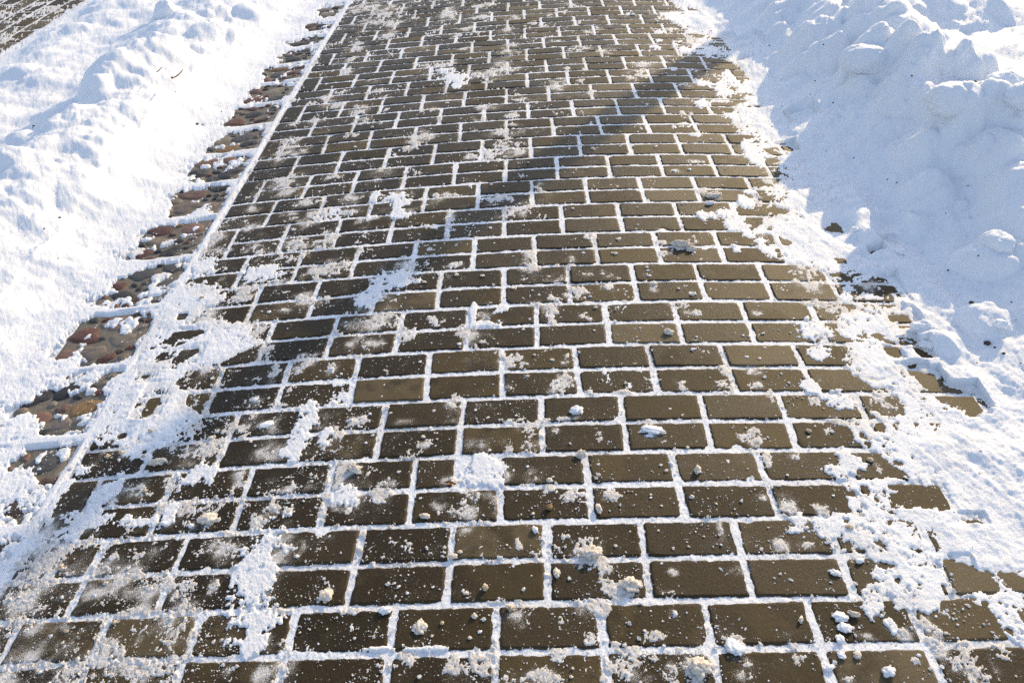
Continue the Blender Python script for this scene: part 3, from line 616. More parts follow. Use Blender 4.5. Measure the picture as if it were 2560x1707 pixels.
def build_pavers(cells, zoff=None):
    """cells: (cx, cy, ux, uy, vx, vy) centre and half vectors of each paver"""
    Vs, Qs, tone, wet, edge, frost = [], [], [], [], [], []
    n0 = 0
    for (cx, cy, hu, hv, ax, bx, z0) in cells:
        hu_ = hu; hv_ = hv
        P = TV.copy()
        inset = np.where(P[:, 2] == 0, 0.0050, np.where(P[:, 2] == 1, 0.0008, 0.0))
        lx = np.sign(P[:, 0])*(np.abs(P[:, 0])*hu_ - inset*(np.abs(P[:, 0]) > .99))
        ly = np.sign(P[:, 1])*(np.abs(P[:, 1])*hv_ - inset*(np.abs(P[:, 1]) > .99))
        # rounded corners
        cr = 0.006
        ddx = np.abs(lx)-(hu_-cr); ddy = np.abs(ly)-(hv_-cr)
        cm = (ddx > 0) & (ddy > 0); rr = np.sqrt(ddx**2+ddy**2)
        sc2 = np.where(cm & (rr > cr), cr/np.maximum(rr, 1e-6), 1)
        lx = np.where(cm, np.sign(lx)*((hu_-cr)+ddx*sc2), lx); ly = np.where(cm, np.sign(ly)*((hv_-cr)+ddy*sc2), ly)
        X = cx + lx*ax[0] + ly*bx[0]; Y = cy + lx*ax[1] + ly*bx[1]
        on = (np.abs(P[:, 0]) > .99) | (np.abs(P[:, 1]) > .99)
        jn = 0.0022*vnoise(X*90, Y*90, 3) + 0.0010*vnoise(X*260, Y*260, 5)
        X = X + on*jn*np.sign(P[:, 0]); Y = Y + on*jn*np.sign(P[:, 1])
        tx, ty, dz = random.gauss(0, .0048), random.gauss(0, .0058), random.gauss(0, .0006)
        zt = np.where(P[:, 2] == 0, 0.0, np.where(P[:, 2] == 1, -0.0038, -0.030))
        nearc = sstep(0.82, 1.0, np.abs(P[:, 0]))*sstep(0.7, 1.0, np.abs(P[:, 1]))
        Zz = camber(X) + zt + dz + lx*tx + ly*ty + 0.0004*vnoise(X*24, Y*24, 6) - 0.0012*nearc*(P[:, 2] == 0) + (z0 or 0)
        if random.random() < .22:      # a chipped corner or edge
            qx_ = random.choice((-1, 1))*hu_; qy_ = random.choice((-1, 1))*hv_
            if random.random() < .4: qx_ = random.uniform(-.8, .8)*hu_
            rc = random.uniform(.010, .026)
            Zz = Zz - .0050*sstep(rc, rc*.35, np.hypot(lx-qx_, ly-qy_))*(P[:, 2] < 2)
        Vs.append(np.stack([X, Y, Zz], 1)); Qs.append(TQ+n0); n0 += len(P)
        t_ = np.clip(random.gauss(.42, .38), 0, 1)
        tone.append(np.full(len(P), t_)); wet.append(np.full(len(P), np.clip(random.gauss(.35, .45), -0.4, 1.1)))
        edge.append(np.where(P[:, 2] == 1, 1.0, 0.0) * random.uniform(.2, 1))
        frost.append(np.full(len(P), random.random()))
    V_ = np.vstack(Vs); wv = np.concatenate(wet); fv = np.concatenate(frost)
    tn = np.concatenate(tone)
    tn = np.clip(tn + .34*sstep(.1, .9, V_[:, 0]) + .34*sstep(.8, 3.6, V_[:, 1]) - .10, 0, 1.2); tone = [tn]  # lighter tone to the right and far end paints in the sun's golden sheen
    leftw = sstep(.5, -.8, V_[:, 0]); wv = wv + 0.35*leftw - 0.25*sstep(.3, .9, V_[:, 0])
    dn = density(V_[:, 0], V_[:, 1])
    low = fbm(V_[:, 0], V_[:, 1], 9, 3, 2)
    fv = 0.15*fv + 0.75*dn + 0.14*low
    x_, y_ = V_[:, 0], V_[:, 1]; order = np.argsort(y_); ysort = y_[order]
    film = np.zeros(len(x_))
    for lst, k in ((BR, .85), (BS, .5)):
        for (a, b, rx, ry) in lst:
            i0, i1 = np.searchsorted(ysort, [b-ry*2.2, b+ry*2.2]); id_ = order[i0:i1]
            q = ((x_[id_]-a)/rx)**2+((y_[id_]-b)/ry)**2
            film[id_] = np.maximum(film[id_], k*np.exp(-q*.45))
    mm = fbm(x_, y_, 30, 4, 0, 0.6)
    fv = np.clip(fv + film*(.75+.35*mm) + .16*np.maximum(mm-.3, 0), 0, 1.25)
    return V_, np.vstack(Qs), dict(tone=np.concatenate(tone), wet=wv, edge=np.concatenate(edge), frost=fv)
JH = 0.0054      # half the joint, as a fraction of metres
cells = []
def add_cell(c0, c1, k0, k1):
    cm, km = (c0+c1)/2, (k0+k1)/2
    xa, ya = warp(c0, km); xb, yb = warp(c1, km)
    xc, yc = warp(cm, k0); xd, yd = warp(cm, k1)
    ax = np.array([xb-xa, yb-ya], float); la = np.linalg.norm(ax); ax /= la
    bx = np.array([xd-xc, yd-yc], float); lb = np.linalg.norm(bx); bx /= lb
    r = random.gauss(0, .006); ax = ax + r*np.array([-ax[1], ax[0]]); 
    cx = (xa+xb)/2 + random.gauss(0, .0010); cy = (yc+yd)/2 + random.gauss(0, .0008)
    cells.append((cx, cy, la/2-JH-random.random()*.0012, lb/2-JH*0.86-random.random()*.0008, ax, bx, 0))
MISSING = (0.0, 2.0)
for k in range(-3, 33):
    if k % 2 == 0:           # rows on whole joints start with an upright paver
        add_cell(-5.5, -5.0, k-1, k)
        cs = [(c, c+1) for c in range(-5, 9)]
    else:
        cs = [(c+0.5, c+1.5) for c in range(-6, 9)]
    for (a, b) in cs:
        for (r0, r1) in ((k-1, k-0.5), (k-0.5, k)):
            if k == 2 and a == -1 and r1 == k:
                add_cell(-1.0, -0.5, r0, r1); continue        # half paver, its other half is missing
            if abs(a-4.5) < .1 and k % 2: pass
            add_cell(a, b, r0, r1)
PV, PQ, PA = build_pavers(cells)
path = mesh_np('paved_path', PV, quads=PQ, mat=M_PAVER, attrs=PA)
tagit(path, 'path of brown rectangular concrete pavers laid in staggered double rows', kind='structure')
# the neighbouring path beyond the left bank
cells = []
side_edge = -3.38
for j in range(18):
    x1 = side_edge - j*0.15; x0 = x1-0.15
    for i in range(34):
        y0 = 2.6 + i*0.27 + (0.135 if j % 2 else 0)
        cells.append(((x0+x1)/2, y0+.135, 0.066, 0.127, np.array([1, 0.0]), np.array([0, 1.0]), 0))
V_, Q_, A_ = build_pavers(cells); A_['frost'] = A_['frost']*0+0.35; A_['wet'] = A_['wet']*0
o = mesh_np('side_path', V_, quads=Q_, mat=M_PAVER, attrs=A_)
tagit(o, 'strip of snow dusted pavers beyond the left snow bank', kind='structure')
print('pavers', time.time()-T0)

# ------------------------------------------------------------------ pebble border
PAL = [((.11,.032,.018),5),((.17,.085,.055),3),((.013,.013,.015),8),((.060,.060,.058),6),((.20,.16,.115),4),((.24,.13,.035),1),((.16,.125,.10),4),((.07,.03,.02),3),((.19,.12,.095),2)]
pal = [c for c, n in PAL for _ in range(n)]
def stones():
    Vs, Ts, Cs = [], [], []; n0 = 0
    NR, NA = 6, 22
    rnd = random.Random(5)
    for j in range(-4, 24):
        y0 = SLAB_Y0 + j*SLAB_L + 0.014; y1 = y0 + SLAB_L - 0.028
        pts = []
        tries = 0
        while len(pts) < 44 and tries < 3000:
            tries += 1
            r = rnd.choice([.062, .052, .044, .036, .030, .024, .018]) if len(pts) > 3 else rnd.choice([.062, .05])
            ym = rnd.uniform(y0+r*.8, y1-r*.8); e = float(edge_x(ym))
            xm = rnd.uniform(e-0.29+r*.8, e-0.022-r)
            asp = rnd.uniform(.55, .95); an = rnd.uniform(-.7, .7)
            if all((xm-a)**2+(ym-b)**2 > (0.84*(r+q))**2 for a, b, q, *_ in pts): pts.append((xm, ym, r, asp, an))
        for (a, b, r, asp, an) in pts:
            ph = [rnd.uniform(0, 6.28) for _ in range(3)]; am = [rnd.uniform(.05, .20), rnd.uniform(.05, .15), rnd.uniform(.03, .08)]
            top = rnd.uniform(-.0022, .0010); c = rnd.choice(pal); jit = rnd.uniform(.7, 1.25)
            V0 = [(a, b, top + 0)]; 
            for ir in range(1, NR+1):
                t = ir/NR
                for ia in range(NA):
                    th = ia/NA*2*math.pi
                    rad = r*(1+am[0]*math.cos(2*th+ph[0])+am[1]*math.cos(3*th+ph[1])+am[2]*math.cos(5*th+ph[2]))
                    lx, ly = rad*t*math.cos(th), rad*t*asp*math.sin(th)
                    V0.append((a+lx*math.cos(an)-ly*math.sin(an), b+lx*math.sin(an)+ly*math.cos(an), top-0.0090*t**4))
            V0 = np.array(V0)
            V0[:, 2] += camber(V0[:, 0]) + 0.0014*vnoise(V0[:, 0]*70, V0[:, 1]*70, 1)
            T_ = [(0, 1+i, 1+(i+1) % NA) for i in range(NA)]
            for ir in range(NR-1):
                for i in range(NA):
                    p = 1+ir*NA+i; q = 1+ir*NA+(i+1) % NA
                    T_.append((p, p+NA, q+NA)); T_.append((p, q+NA, q))
            Vs.append(V0); Ts.append(np.array(T_)+n0); n0 += len(V0)
            Cs.append(np.tile([c[0]*jit, c[1]*jit, c[2]*jit, 1], (len(V0), 1)))
        # the mortar slab itself
        nxg, nyg = 24, 24
        e = float(edge_x((y0+y1)/2))
        U, W = np.meshgrid(np.linspace(e-0.30, e-0.013, nxg), np.linspace(y0, y1, nyg))
        G = np.stack([U.ravel(), W.ravel(), camber(U.ravel())-0.0068+0.0009*vnoise(U.ravel()*60, W.ravel()*60, 2)], 1)
        brd = (np.arange(nyg*nxg).reshape(nyg, nxg))
        m = np.zeros((nyg, nxg), bool); m[0] = m[-1] = True; m[:, 0] = m[:, -1] = True
        G[m.ravel(), 2] -= .02
        q = np.stack([brd[:-1, :-1], brd[:-1, 1:], brd[1:, 1:], brd[1:, :-1]], -1).reshape(-1, 4)
        tr = np.vstack([q[:, [0, 1, 2]], q[:, [0, 2, 3]]])
        Vs.append(G); Ts.append(tr+n0); n0 += len(G); Cs.append(np.tile([.17, .14, .10, 1], (len(G), 1)))
    return np.vstack(Vs), np.vstack(Ts), np.vstack(Cs)
V_, T_, C_ = stones()
o = mesh_np('pebble_border', V_, tris=T_, mat=M_STONE, colattr=C_)
tagit(o, 'border of red, grey and black pebbles set in concrete along the path edge', kind='structure')
print('stones', time.time()-T0)

# ground under everything
bm = bmesh.new()
for x, y in ((-60, -20), (60, -20), (60, 90), (-60, 90)): bm.verts.new((x, y, -0.5))
bm.faces.new(bm.verts); me = bpy.data.meshes.new('ground'); bm.to_mesh(me); bm.free()
me.materials.append(plain('frozen_soil', (.10, .08, .06), (.2, .17, .14), 3, .9, .01, 30))
g = bpy.data.objects.new('ground', me); col.objects.link(g); tagit(g, 'frozen soil under the snow', kind='structure')

# ------------------------------------------------------------------ loose frozen snow
def ico(sub):
    bm = bmesh.new(); bmesh.ops.create_icosphere(bm, subdivisions=sub, radius=1)
    V_ = np.array([v.co[:] for v in bm.verts]); T_ = np.array([[v.index for v in f.verts] for f in bm.faces]); bm.free()
    return V_, T_
I1, F1 = ico(1); I2, F2 = ico(2)
def crumbs(n, smin, smax, base, seed, solid=False):
    rs = np.random.RandomState(seed)
    out = []
    need = n
    BV, BF = base
    P = []
    while len(P) < n:
        m = 6000
        py = rs.uniform(-40, 1760, m); px = rs.uniform(-100, 2500, m)
        X = np.empty(m); Y = np.empty(m)
        d = ((px-1280)/F_PX)[:, None]*AR - ((py-853.5)/F_PX)[:, None]*AU + AF
        t = (0-CH)/d[:, 2]; X = CX+d[:, 0]*t; Y = CY+d[:, 1]*t
        ok = (X < 1.2) & (X > -1.25) & (Y < 5.2)
        X, Y = X[ok], Y[ok]
        dens = density(X, Y); cl = fbm(X, Y, 14, 3, 6); fi = fbm(X, Y, 55, 3, 7)
        pr_ = np.clip(dens*1.2+0.14 + 0.25*cl + 0.22*fi, 0, 1)**1.5
        keep = rs.rand(len(X)) < pr_
        P += list(zip(X[keep], Y[keep]))
    P = np.array(P[:n])
    zs, di, d = snow_surface(P[:, 0], P[:, 1])
    zb = np.maximum(zs, camber(P[:, 0]))
    s = smin*(smax/smin)**(rs.rand(n)**2.2)
    s = s*(1+0.12*np.maximum(P[:, 1], 0))
    s = np.where(d > 0.0, s*0.7, s)
    sc3 = s[:, None]*np.stack([rs.uniform(.7, 1.4, n), rs.uniform(.7, 1.4, n), rs.uniform(.45, .9, n)], 1)
    an = rs.rand(n)*6.28; c, s_ = np.cos(an), np.sin(an)
    nb = len(BV)
    J = BV[None]*(1+rs.normal(0, .30, (n, nb, 1)))
    J = J*sc3[:, None, :]
    X = J[..., 0]*c[:, None]-J[..., 1]*s_[:, None]; Y = J[..., 0]*s_[:, None]+J[..., 1]*c[:, None]
    V_ = np.stack([X+P[:, 0:1], Y+P[:, 1:2], J[..., 2]+(zb+sc3[:, 2]*0.45)[:, None]], -1).reshape(-1, 3)
    F_ = (BF[None]+(np.arange(n)*nb)[:, None, None]).reshape(-1, 3)
    dirt = np.repeat(np.clip(rs.normal(.60, .28, n), 0, 1), nb)
    return V_, F_, dirt
va, fa, da = crumbs(15000, .0006, .0019, (I1, F1), 3)
vb, fb, db = crumbs(1500, .0014, .0042, (I2, F2), 4)
o = mesh_np('snow_crumbs', np.vstack([va, vb]), tris=np.vstack([fa, fb+len(va)]), mat=M_SNOW, smooth=False, attrs={'dirt': np.concatenate([da, db])})
tagit(o, 'countless tiny grains and crumbs of frozen snow scattered over the pavers', 'snow crumbs', kind='stuff')
print('crumbs', time.time()-T0)

def clod_mesh(seed, sx, sy, sz, jag=0.32, sub=4, fr=1.6):
    rnd = random.Random(seed); off = Vector((rnd.uniform(-50, 50), rnd.uniform(-50, 50), rnd.uniform(-50, 50)))
    bm = bmesh.new(); bmesh.ops.create_icosphere(bm, subdivisions=sub, radius=1)
    for v in bm.verts:
        p = v.co.copy()
        n = mnoise.noise(p*fr+off) + 0.5*mnoise.noise(p*fr*2.3+off) + 0.30*mnoise.noise(p*fr*5+off) + 0.2*mnoise.noise(p*fr*11+off)
        q = p*(1+jag*n*1.5)
        if q.z < -0.55: q.z = -0.55+0.1*(q.z+0.55)
        v.co = Vector((q.x*sx, q.y*sy, q.z*sz))
    me = bpy.data.meshes.new('clod'); bm.to_mesh(me); bm.free()
    for p in me.polygons: p.use_smooth = True
    return me
def clod(name, t, x, y, w, h=None, mat=M_BEIGE, tall=0.6, label=None, group=None, cat='snow clod', jag=.32, rot=None, z=0.0, sub=4):
    px, py = full(t, x, y); s = TILES[t][2]
    X, Y, Zb = at(px, py, z)
    for _ in range(6):
        g_ = surf_z(X, Y)-float(camber(X)); z = 0.4*z+0.6*max(g_, 0); X, Y, Zb = at(px, py, z)
    sx, sy = scale_at(px, py, z)
    w_ = w/s*sx/2*1.0; h_ = (h if h else w*0.75)/s*sx/2
    sd = int(abs(x*7+y*13+w)) % 9999
    rnd = random.Random(sd)
    zz = max(surf_z(X, Y), float(camber(X)))
    me = clod_mesh(sd, w_, h_*1.05, (w_+h_)/2*tall, jag, sub)
    me.materials.append(mat)
    o = bpy.data.objects.new(name, me); col.objects.link(o)
    o.location = (X, Y, zz+0.50*(w_+h_)/2*tall)
    o.rotation_euler = (0, 0, rnd.uniform(-.5, .5) if rot is None else rot)
    if label is None:
        label = {M_BEIGE: 'small rough clod of dirty beige frozen snow lying on the brown pavers', M_ICE: 'small white chip of frozen snow lying on the brown pavers', M_TAN: 'small tan crumb of frozen slush standing on the brown pavers'}[mat]
        group = {M_BEIGE: 'small beige snow clods on the pavers', M_ICE: 'small white snow chips on the pavers', M_TAN: 'small tan slush crumbs on the pavers'}[mat]
    tagit(o, label, cat, group)
    return o
B, I, TN = M_BEIGE, M_ICE, M_TAN
# the ones a viewer can pick out
clod('snow_clod','C3',555,240,70,34,B,.6,'elongated beige slush clod at the lower edge of a paver, bottom centre left')
clod('snow_clod','C3',735,500,60,34,B,.6,'beige slush clod bridging a joint crossing near the bottom centre left')
clod('snow_clod','C3',785,472,30,24,B,.9,'small rounded beige clod just right of the clod bridging the joint')
clod('snow_clod','C3',950,708,34,42,TN,1.3,'upright tan clod casting a dark shadow on a bottom centre paver')
clod('mud_clod','C3',1368,182,44,38,M_OCHRE,1.0,'round ochre brown lump of mud among slush on a lower centre paver',cat='mud clod')
clod('snow_clod','C3',1690,190,34,70,B,.8,'upright oblong pale clod beside a vertical joint, lower centre right')
clod('snow_clod','C3',1275,328,34,46,I,.9,'pointed white clod near the upper right corner of a lower centre paver')
clod('snow_clod','C3',1115,840,42,40,TN,1.0,'tan clod with a dark hollow shadow just below a row joint, bottom centre')
clod('snow_clod','C3',525,965,80,84,B,.35,'flat pale triangular scab of snow on a grey bottom centre paver',jag=.4)
clod('snow_clod','C3',295,855,78,46,I,.6,'white snow clod on the upper right corner of a bottom left centre paver')
clod('snow_clod','C3',878,890,38,30,B,.8,'beige clod with a tail shadow right of the triangular scab')
clod('snow_clod','C3',668,935,26,22,TN,.9,'tiny tan crumb between the triangular scab and a clod on the grey paver')
clod('snow_clod','C3',1640,480,110,90,B,.6,'large rough heap of beige slush across a row joint, lower centre right',jag=.42)
clod('snow_clod','C3',1900,690,110,90,B,.55,'broad crumbly beige slush heap at the lower right corner of a paver',jag=.45)
clod('snow_clod','C3',1415,608,40,64,B,.5,'drop shaped pale clod beside the joint right of bottom centre')
clod('snow_clod','R3',1118,610,64,40,I,.6,'smooth white chip of ice casting a soft shadow on a lower right paver')
clod('snow_clod','R3',1280,530,54,34,I,.6,'small white chip on the narrow paver at the right snow edge')
clod('snow_clod','R3',1152,898,86,64,I,.35,'upper of two flat angular white snow plates, bottom right')
clod('snow_clod','R3',1178,965,92,64,I,.35,'lower of two flat angular white snow plates, bottom right')
clod('snow_clod','R3',1236,880,70,30,B,.9,'long beige clod beside the upper flat white snow plate')
clod('snow_clod','R3',1465,1258,84,60,I,.7,'bright blocky white snow chunk near the bottom right edge')
clod('snow_clod','R3',1160,1147,50,50,I,.6,'white chip left of a grey clod on a bottom right paver')
clod('snow_clod','R3',1262,1145,42,54,B,.6,'grey white clod right of a white chip on a bottom right paver')
clod('snow_clod','R3',1078,1228,80,32,I,.5,'long white clod lying in a joint near the bottom right')
clod('snow_clod','R3',893,915,26,46,B,1.0,'upright beige clod beside a slanted joint, bottom right')
clod('snow_clod','R3',1210,310,42,36,TN,.8,'tan clod on the dark wedge of paver at the right snow edge')
clod('snow_clod','R3',1150,1040,56,60,I,.5,'white clod over the row joint below the flat snow plates')
clod('snow_clod','R3',230,1230,130,110,B,.55,'craggy beige slush heap at the very bottom right of centre',jag=.45)
clod('snow_clod','R3',455,1090,110,100,I,.35,'pile of crumbly white slush straddling the lowest full row joint',jag=.42)
clod('snow_clod','C2',1540,722,72,56,I,.45,'oval white snow clod with grey back on a middle paver')
clod('snow_clod','C2',100,1110,100,50,B,.6,'elongated beige clod pointing down right on a left centre paver',rot=-.5)
clod('snow_clod','C2',2145,215,56,42,B,.7,'grey beige clod with dark underside on a right centre paver')
clod('snow_clod','C2',1570,1008,60,40,B,.8,'beige clod caught in the row joint over a middle right paver')
clod('snow_clod','C2',2040,850,140,66,I,.22,'flat wide white cake of snow on a middle right paver',jag=.2)
clod('snow_clod','R2',220,1118,42,60,B,.9,'tall beige clod standing on the left part of a right hand paver')
clod('snow_clod','R2',1345,1047,38,26,TN,.9,'tan clod on the last bare paver before the right snow')
clod('snow_clod','R2',945,857,32,22,TN,.8,'tiny tan clod above a curved snow edge on the right')
clod('snow_clod','C1',2235,825,120,34,B,.7,'long knobbly beige slush clod lying across a row joint, right of the shadow',rot=-.3,jag=.4)
clod('snow_clod','C1',2300,850,60,34,B,.7,'beige knob at the right end of the long slush clod',jag=.4)
clod('snow_clod','R1',318,500,100,44,B,.5,'rough cream clod above a round white patch near the right snow edge',jag=.4)
clod('snow_clod','R1',302,550,54,26,I,.7,'smooth white pebble of snow below a rough cream clod')
clod('snow_clod','L2',1030,1065,100,50,B,.6,'lobed beige slush clod above the paver row on the left',jag=.45)
clod('snow_clod','L2',1745,815,100,54,I,.22,'thin flat oval snow plate on a left paver',jag=.25)
clod('snow_clod','L3',1360,255,100,84,B,.35,'round grey snow cake on a lower left paver',jag=.3)
clod('snow_clod','L3',2135,760,80,86,B,.45,'pale upright snow cake on the wide paver at lower left',jag=.35)
clod('snow_chunk','R2',1700,215,180,100,I,.75,'large smooth white snow chunk at the edge of the right snow field',cat='snow chunk',jag=.30,rot=-.45)
clod('snow_chunk','R2',1740,255,110,70,I,.7,'lower lobe of broken snow chunk beside the large smooth one',cat='snow chunk',jag=.28,rot=-.3)
clod('snow_chunk','R2',2195,172,100,70,I,.75,'rounded snow chunk half sunk in the shaded right bank foot',cat='snow chunk',jag=.2)
clod('snow_chunk','R1',1540,872,64,56,I,.9,'cube like snow nugget beside the boot print in the shade',cat='snow chunk',jag=.2)
clod('snow_chunk','R1',1242,725,44,40,I,.9,'small snow nugget on the left rim of the boot print',cat='snow chunk',jag=.2)
# the many small ones
SMALL = [('C3',1090,425,26,B),('C3',1112,443,26,TN),('C3',1030,400,12,B),('C3',1250,625,24,B),('C3',945,825,26,TN),('C3',850,1030,40,B),('C3',915,990,44,I),('C3',440,740,36,I),('C3',525,120,30,I),('C3',600,1020,30,B),('C3',1470,437,32,B),('C3',2080,330,28,B),
 ('C3',2178,442,30,B),('C3',2276,432,24,B),('C3',2100,545,30,I),('C3',2100,168,28,B),('C3',2030,95,28,B),('C3',1540,188,22,B),('C3',1800,430,40,B),('C3',1260,220,34,B),('C3',820,740,44,B),('C3',2190,870,50,I),('C3',2030,855,26,B),('C3',1870,930,20,B),('C3',1990,985,34,I),
 ('C3',1520,1230,34,B),('C3',1510,1285,40,B),('C3',1985,1150,26,B),('C3',2050,1170,22,B),('C3',2225,1195,28,B),('C3',1020,640,16,I),('C3',1080,600,18,B),('C3',1130,565,30,I),('C3',875,565,22,B),('C3',600,355,16,B),('C3',1490,1000,16,B),('C3',1150,810,0,B),
 ('R3',1776,890,36,I),('R3',1916,945,30,B),('R3',1910,905,24,B),('R3',1888,872,28,TN),('R3',1105,102,32,I),('R3',182,110,44,B),('R3',680,310,24,B),('R3',260,368,24,B),('R3',372,422,28,I),('R3',757,615,32,B),('R3',996,670,20,B),('R3',1838,1000,40,B),('R3',1475,1212,28,B),
 ('R3',1665,1145,40,I),('R3',855,855,22,I),('R3',714,540,18,I),('R3',150,405,22,B),('R3',160,435,28,B),('R3',95,690,20,B),('R3',225,70,18,B),('R3',340,155,26,B),('R3',440,215,16,B),('R3',60,450,24,B),('R3',620,400,12,B),('R3',1960,920,20,TN),('R3',210,1170,36,B),('R3',105,1200,30,B),('R3',2300,1280,26,B),('R3',1445,1150,14,B),
 ('C2',1225,1090,34,I),('C2',1675,1165,38,B),('C2',2095,1080,38,B),('C2',2132,1115,40,B),('C2',545,895,44,B),('C2',633,870,26,B),('C2',635,910,24,B),('C2',1938,242,20,B),('C2',780,290,46,I),('C2',612,727,38,B),('C2',523,405,36,I),('C2',1225,500,42,B),('C2',1385,392,44,B),('C2',1150,755,26,I),
 ('C2',195,745,30,I),('C2',310,705,44,B),('C2',1670,50,40,B),('C2',1368,1180,60,B),('C2',885,720,30,I),('C2',965,770,36,B),('C2',570,668,18,I),('C2',1420,535,28,B),('C2',75,785,36,I),('C2',170,935,30,I),('C2',1640,1080,14,B),('C2',1725,1120,16,B),('C2',2030,1290,30,I),('C2',1910,1250,18,B),('C2',1270,360,30,B),('C2',1500,320,24,B),('C2',920,280,44,B),('C2',880,550,16,TN),('C2',740,120,16,I),('C2',2190,940,16,I),('C2',2270,965,34,B),('C2',1110,680,18,I),('C2',600,940,20,I),('C2',330,740,34,B),('C2',1865,545,28,B),('C2',1660,200,26,I),('C2',1960,185,24,B),('C2',2300,325,40,I),('C2',2150,315,20,B),
 ('R2',985,825,28,B),('R2',1095,860,44,I),('R2',1042,710,24,TN),('R2',1236,930,24,I),('R2',285,1110,12,B),('R2',420,1160,18,B),('R2',805,1145,28,I),('R2',650,218,28,I),('R2',517,232,28,I),('R2',555,238,26,B),('R2',555,205,18,B),('R2',212,242,26,I),('R2',310,50,14,B),('R2',197,320,30,I),('R2',655,312,34,B),('R2',622,384,44,B),('R2',300,508,18,B),('R2',217,650,18,B),('R2',85,1120,30,B),('R2',180,1290,44,I),('R2',450,1110,12,B),('R2',825,215,24,B),('R2',50,375,24,B),('R2',540,375,40,I),('R2',28,215,60,B),('R2',1120,810,26,B),
 ('C1',1230,282,30,TN),('C1',2180,335,34,I),('C1',2285,330,30,I),('C1',1610,315,34,I),('C1',1525,350,24,B),('C1',990,425,28,I),('C1',1070,435,24,I),('C1',1200,690,26,TN),('C1',1820,780,54,B),('C1',1765,812,18,I),('C1',930,1020,44,B),('C1',760,1015,44,B),('C1',1280,990,44,TN),('C1',2005,965,30,I),('C1',2020,1020,40,I),('C1',2055,1075,44,B),('C1',2300,1145,46,B),('C1',1590,870,34,I),('C1',1800,875,44,B),('C1',1130,1100,34,B),('C1',1080,1150,18,I),('C1',550,1060,44,B),('C1',380,1145,36,I),('C1',1945,685,22,B),('C1',1520,580,30,B),('C1',1215,490,24,I),('C1',2060,180,18,I),('C1',1650,190,34,B),('C1',1830,175,24,B),('C1',1590,235,26,B),('C1',2210,545,20,B),('C1',1400,850,18,I),('C1',710,240,14,B),('C1',100,180,30,I),('C1',210,50,34,B),
 ('R1',20,1275,18,B),('R1',165,328,36,I),('R1',60,335,36,I),('R1',125,690,18,I),('R1',270,680,20,I),('R1',95,1105,34,B),('R1',190,1140,60,B),('R1',380,430,22,B),('R1',605,140,22,TN),('R1',310,130,18,I),('R1',75,940,12,B),
 ('L3',1210,95,0,B),('L3',1515,75,40,B),('L3',975,395,30,I),('L3',1160,390,30,I),('L3',930,662,28,B),('L3',690,675,50,B),('L3',770,805,36,B),('L3',750,930,50,TN),('L3',435,990,44,TN),('L3',265,1255,40,I),('L3',1510,935,30,I),('L3',1700,440,0,B),('L3',1250,300,60,I),('L3',1070,285,60,I),('L3',950,70,50,TN),('L3',400,575,70,TN),('L3',1940,500,44,I),('L3',1960,995,24,B),('L3',1160,1195,44,I),
 ('L2',1640,925,40,B),('L2',1670,655,56,I),('L2',1480,660,20,I),('L2',2165,450,44,I),('L2',2230,485,30,I),('L2',1760,80,40,I),('L2',1850,70,28,I),('L2',615,620,30,TN),('L2',600,665,22,TN),('L2',475,860,24,B),('L2',985,855,44,TN),('L2',940,1020,44,TN),('L2',705,1025,60,TN),('L2',795,1000,60,TN),('L2',1380,900,60,B),('L2',1600,1190,40,B),('L2',895,1160,20,I),('L2',2290,785,36,I),
 ('L1',1320,1160,50,TN),('L1',1690,890,34,I),('L1',1910,1000,50,B),('L1',1540,645,18,B),('L1',1960,795,28,I),('T3',1308,1235,36,I),('T3',1770,1175,30,I),('T3',1115,128,60,I),('T3',1320,185,36,I),('T3',1165,325,26,TN),('T3',1725,590,36,TN),('T3',1235,880,40,I),('T3',790,1148,24,B),('T3',1210,410,24,B)]
for t, x, y, w, m in SMALL:
    if w <= 0: continue
    clod('snow_clod', t, x, y, w*0.62, None, m, random.uniform(.4, .8), jag=.45, sub=3)
print('clods', time.time()-T0)

# big rounded lumps on the right bank that overhang
def boulder(t, x, y, r, z, label, sq=(1, 1, .85)):
    px, py = full(t, x, y); X, Y, Zc = at(px, py, z)
    for _ in range(5):
        g_ = surf_z(X, Y); X, Y, Zc = at(px, py, 0.5*(Zc-float(camber(X))) + 0.5*(g_+r*sq[2]*0.45-float(camber(X))))
    Zc = surf_z(X, Y)+r*sq[2]*0.12
    me = clod_mesh(int(x+y), r*sq[0], r*sq[1], r*sq[2], .13, 5, .8); me.materials.append(M_SNOWPLAIN)
    o = bpy.data.objects.new('snow_lump', me); col.objects.link(o); o.location = (X, Y, Zc)
    tagit(o, label, 'snow lump', 'rounded lumps of snow on the banks')
M_SNOWPLAIN = snow_material('snow_lump_surface', False)
boulder('T4',1720,820,.078,.30,'round overhanging snow lump with a hollow beneath on the right bank')
boulder('T4',2200,690,.085,.34,'large round snow lump near the right frame edge on the bank top')
boulder('T4',2330,850,.06,.30,'snow lump cut by the right frame edge')
boulder('R1',2180,790,.052,.11,'isolated round snow lump low on the shaded right bank')
boulder('T4',1060,340,.085,.24,'domed snow lump with a dark pit at its foot, left on the right bank',(1.3,1,.8))
boulder('T1',1390,70,.08,.14,'round snow lump at the top edge on the left bank')

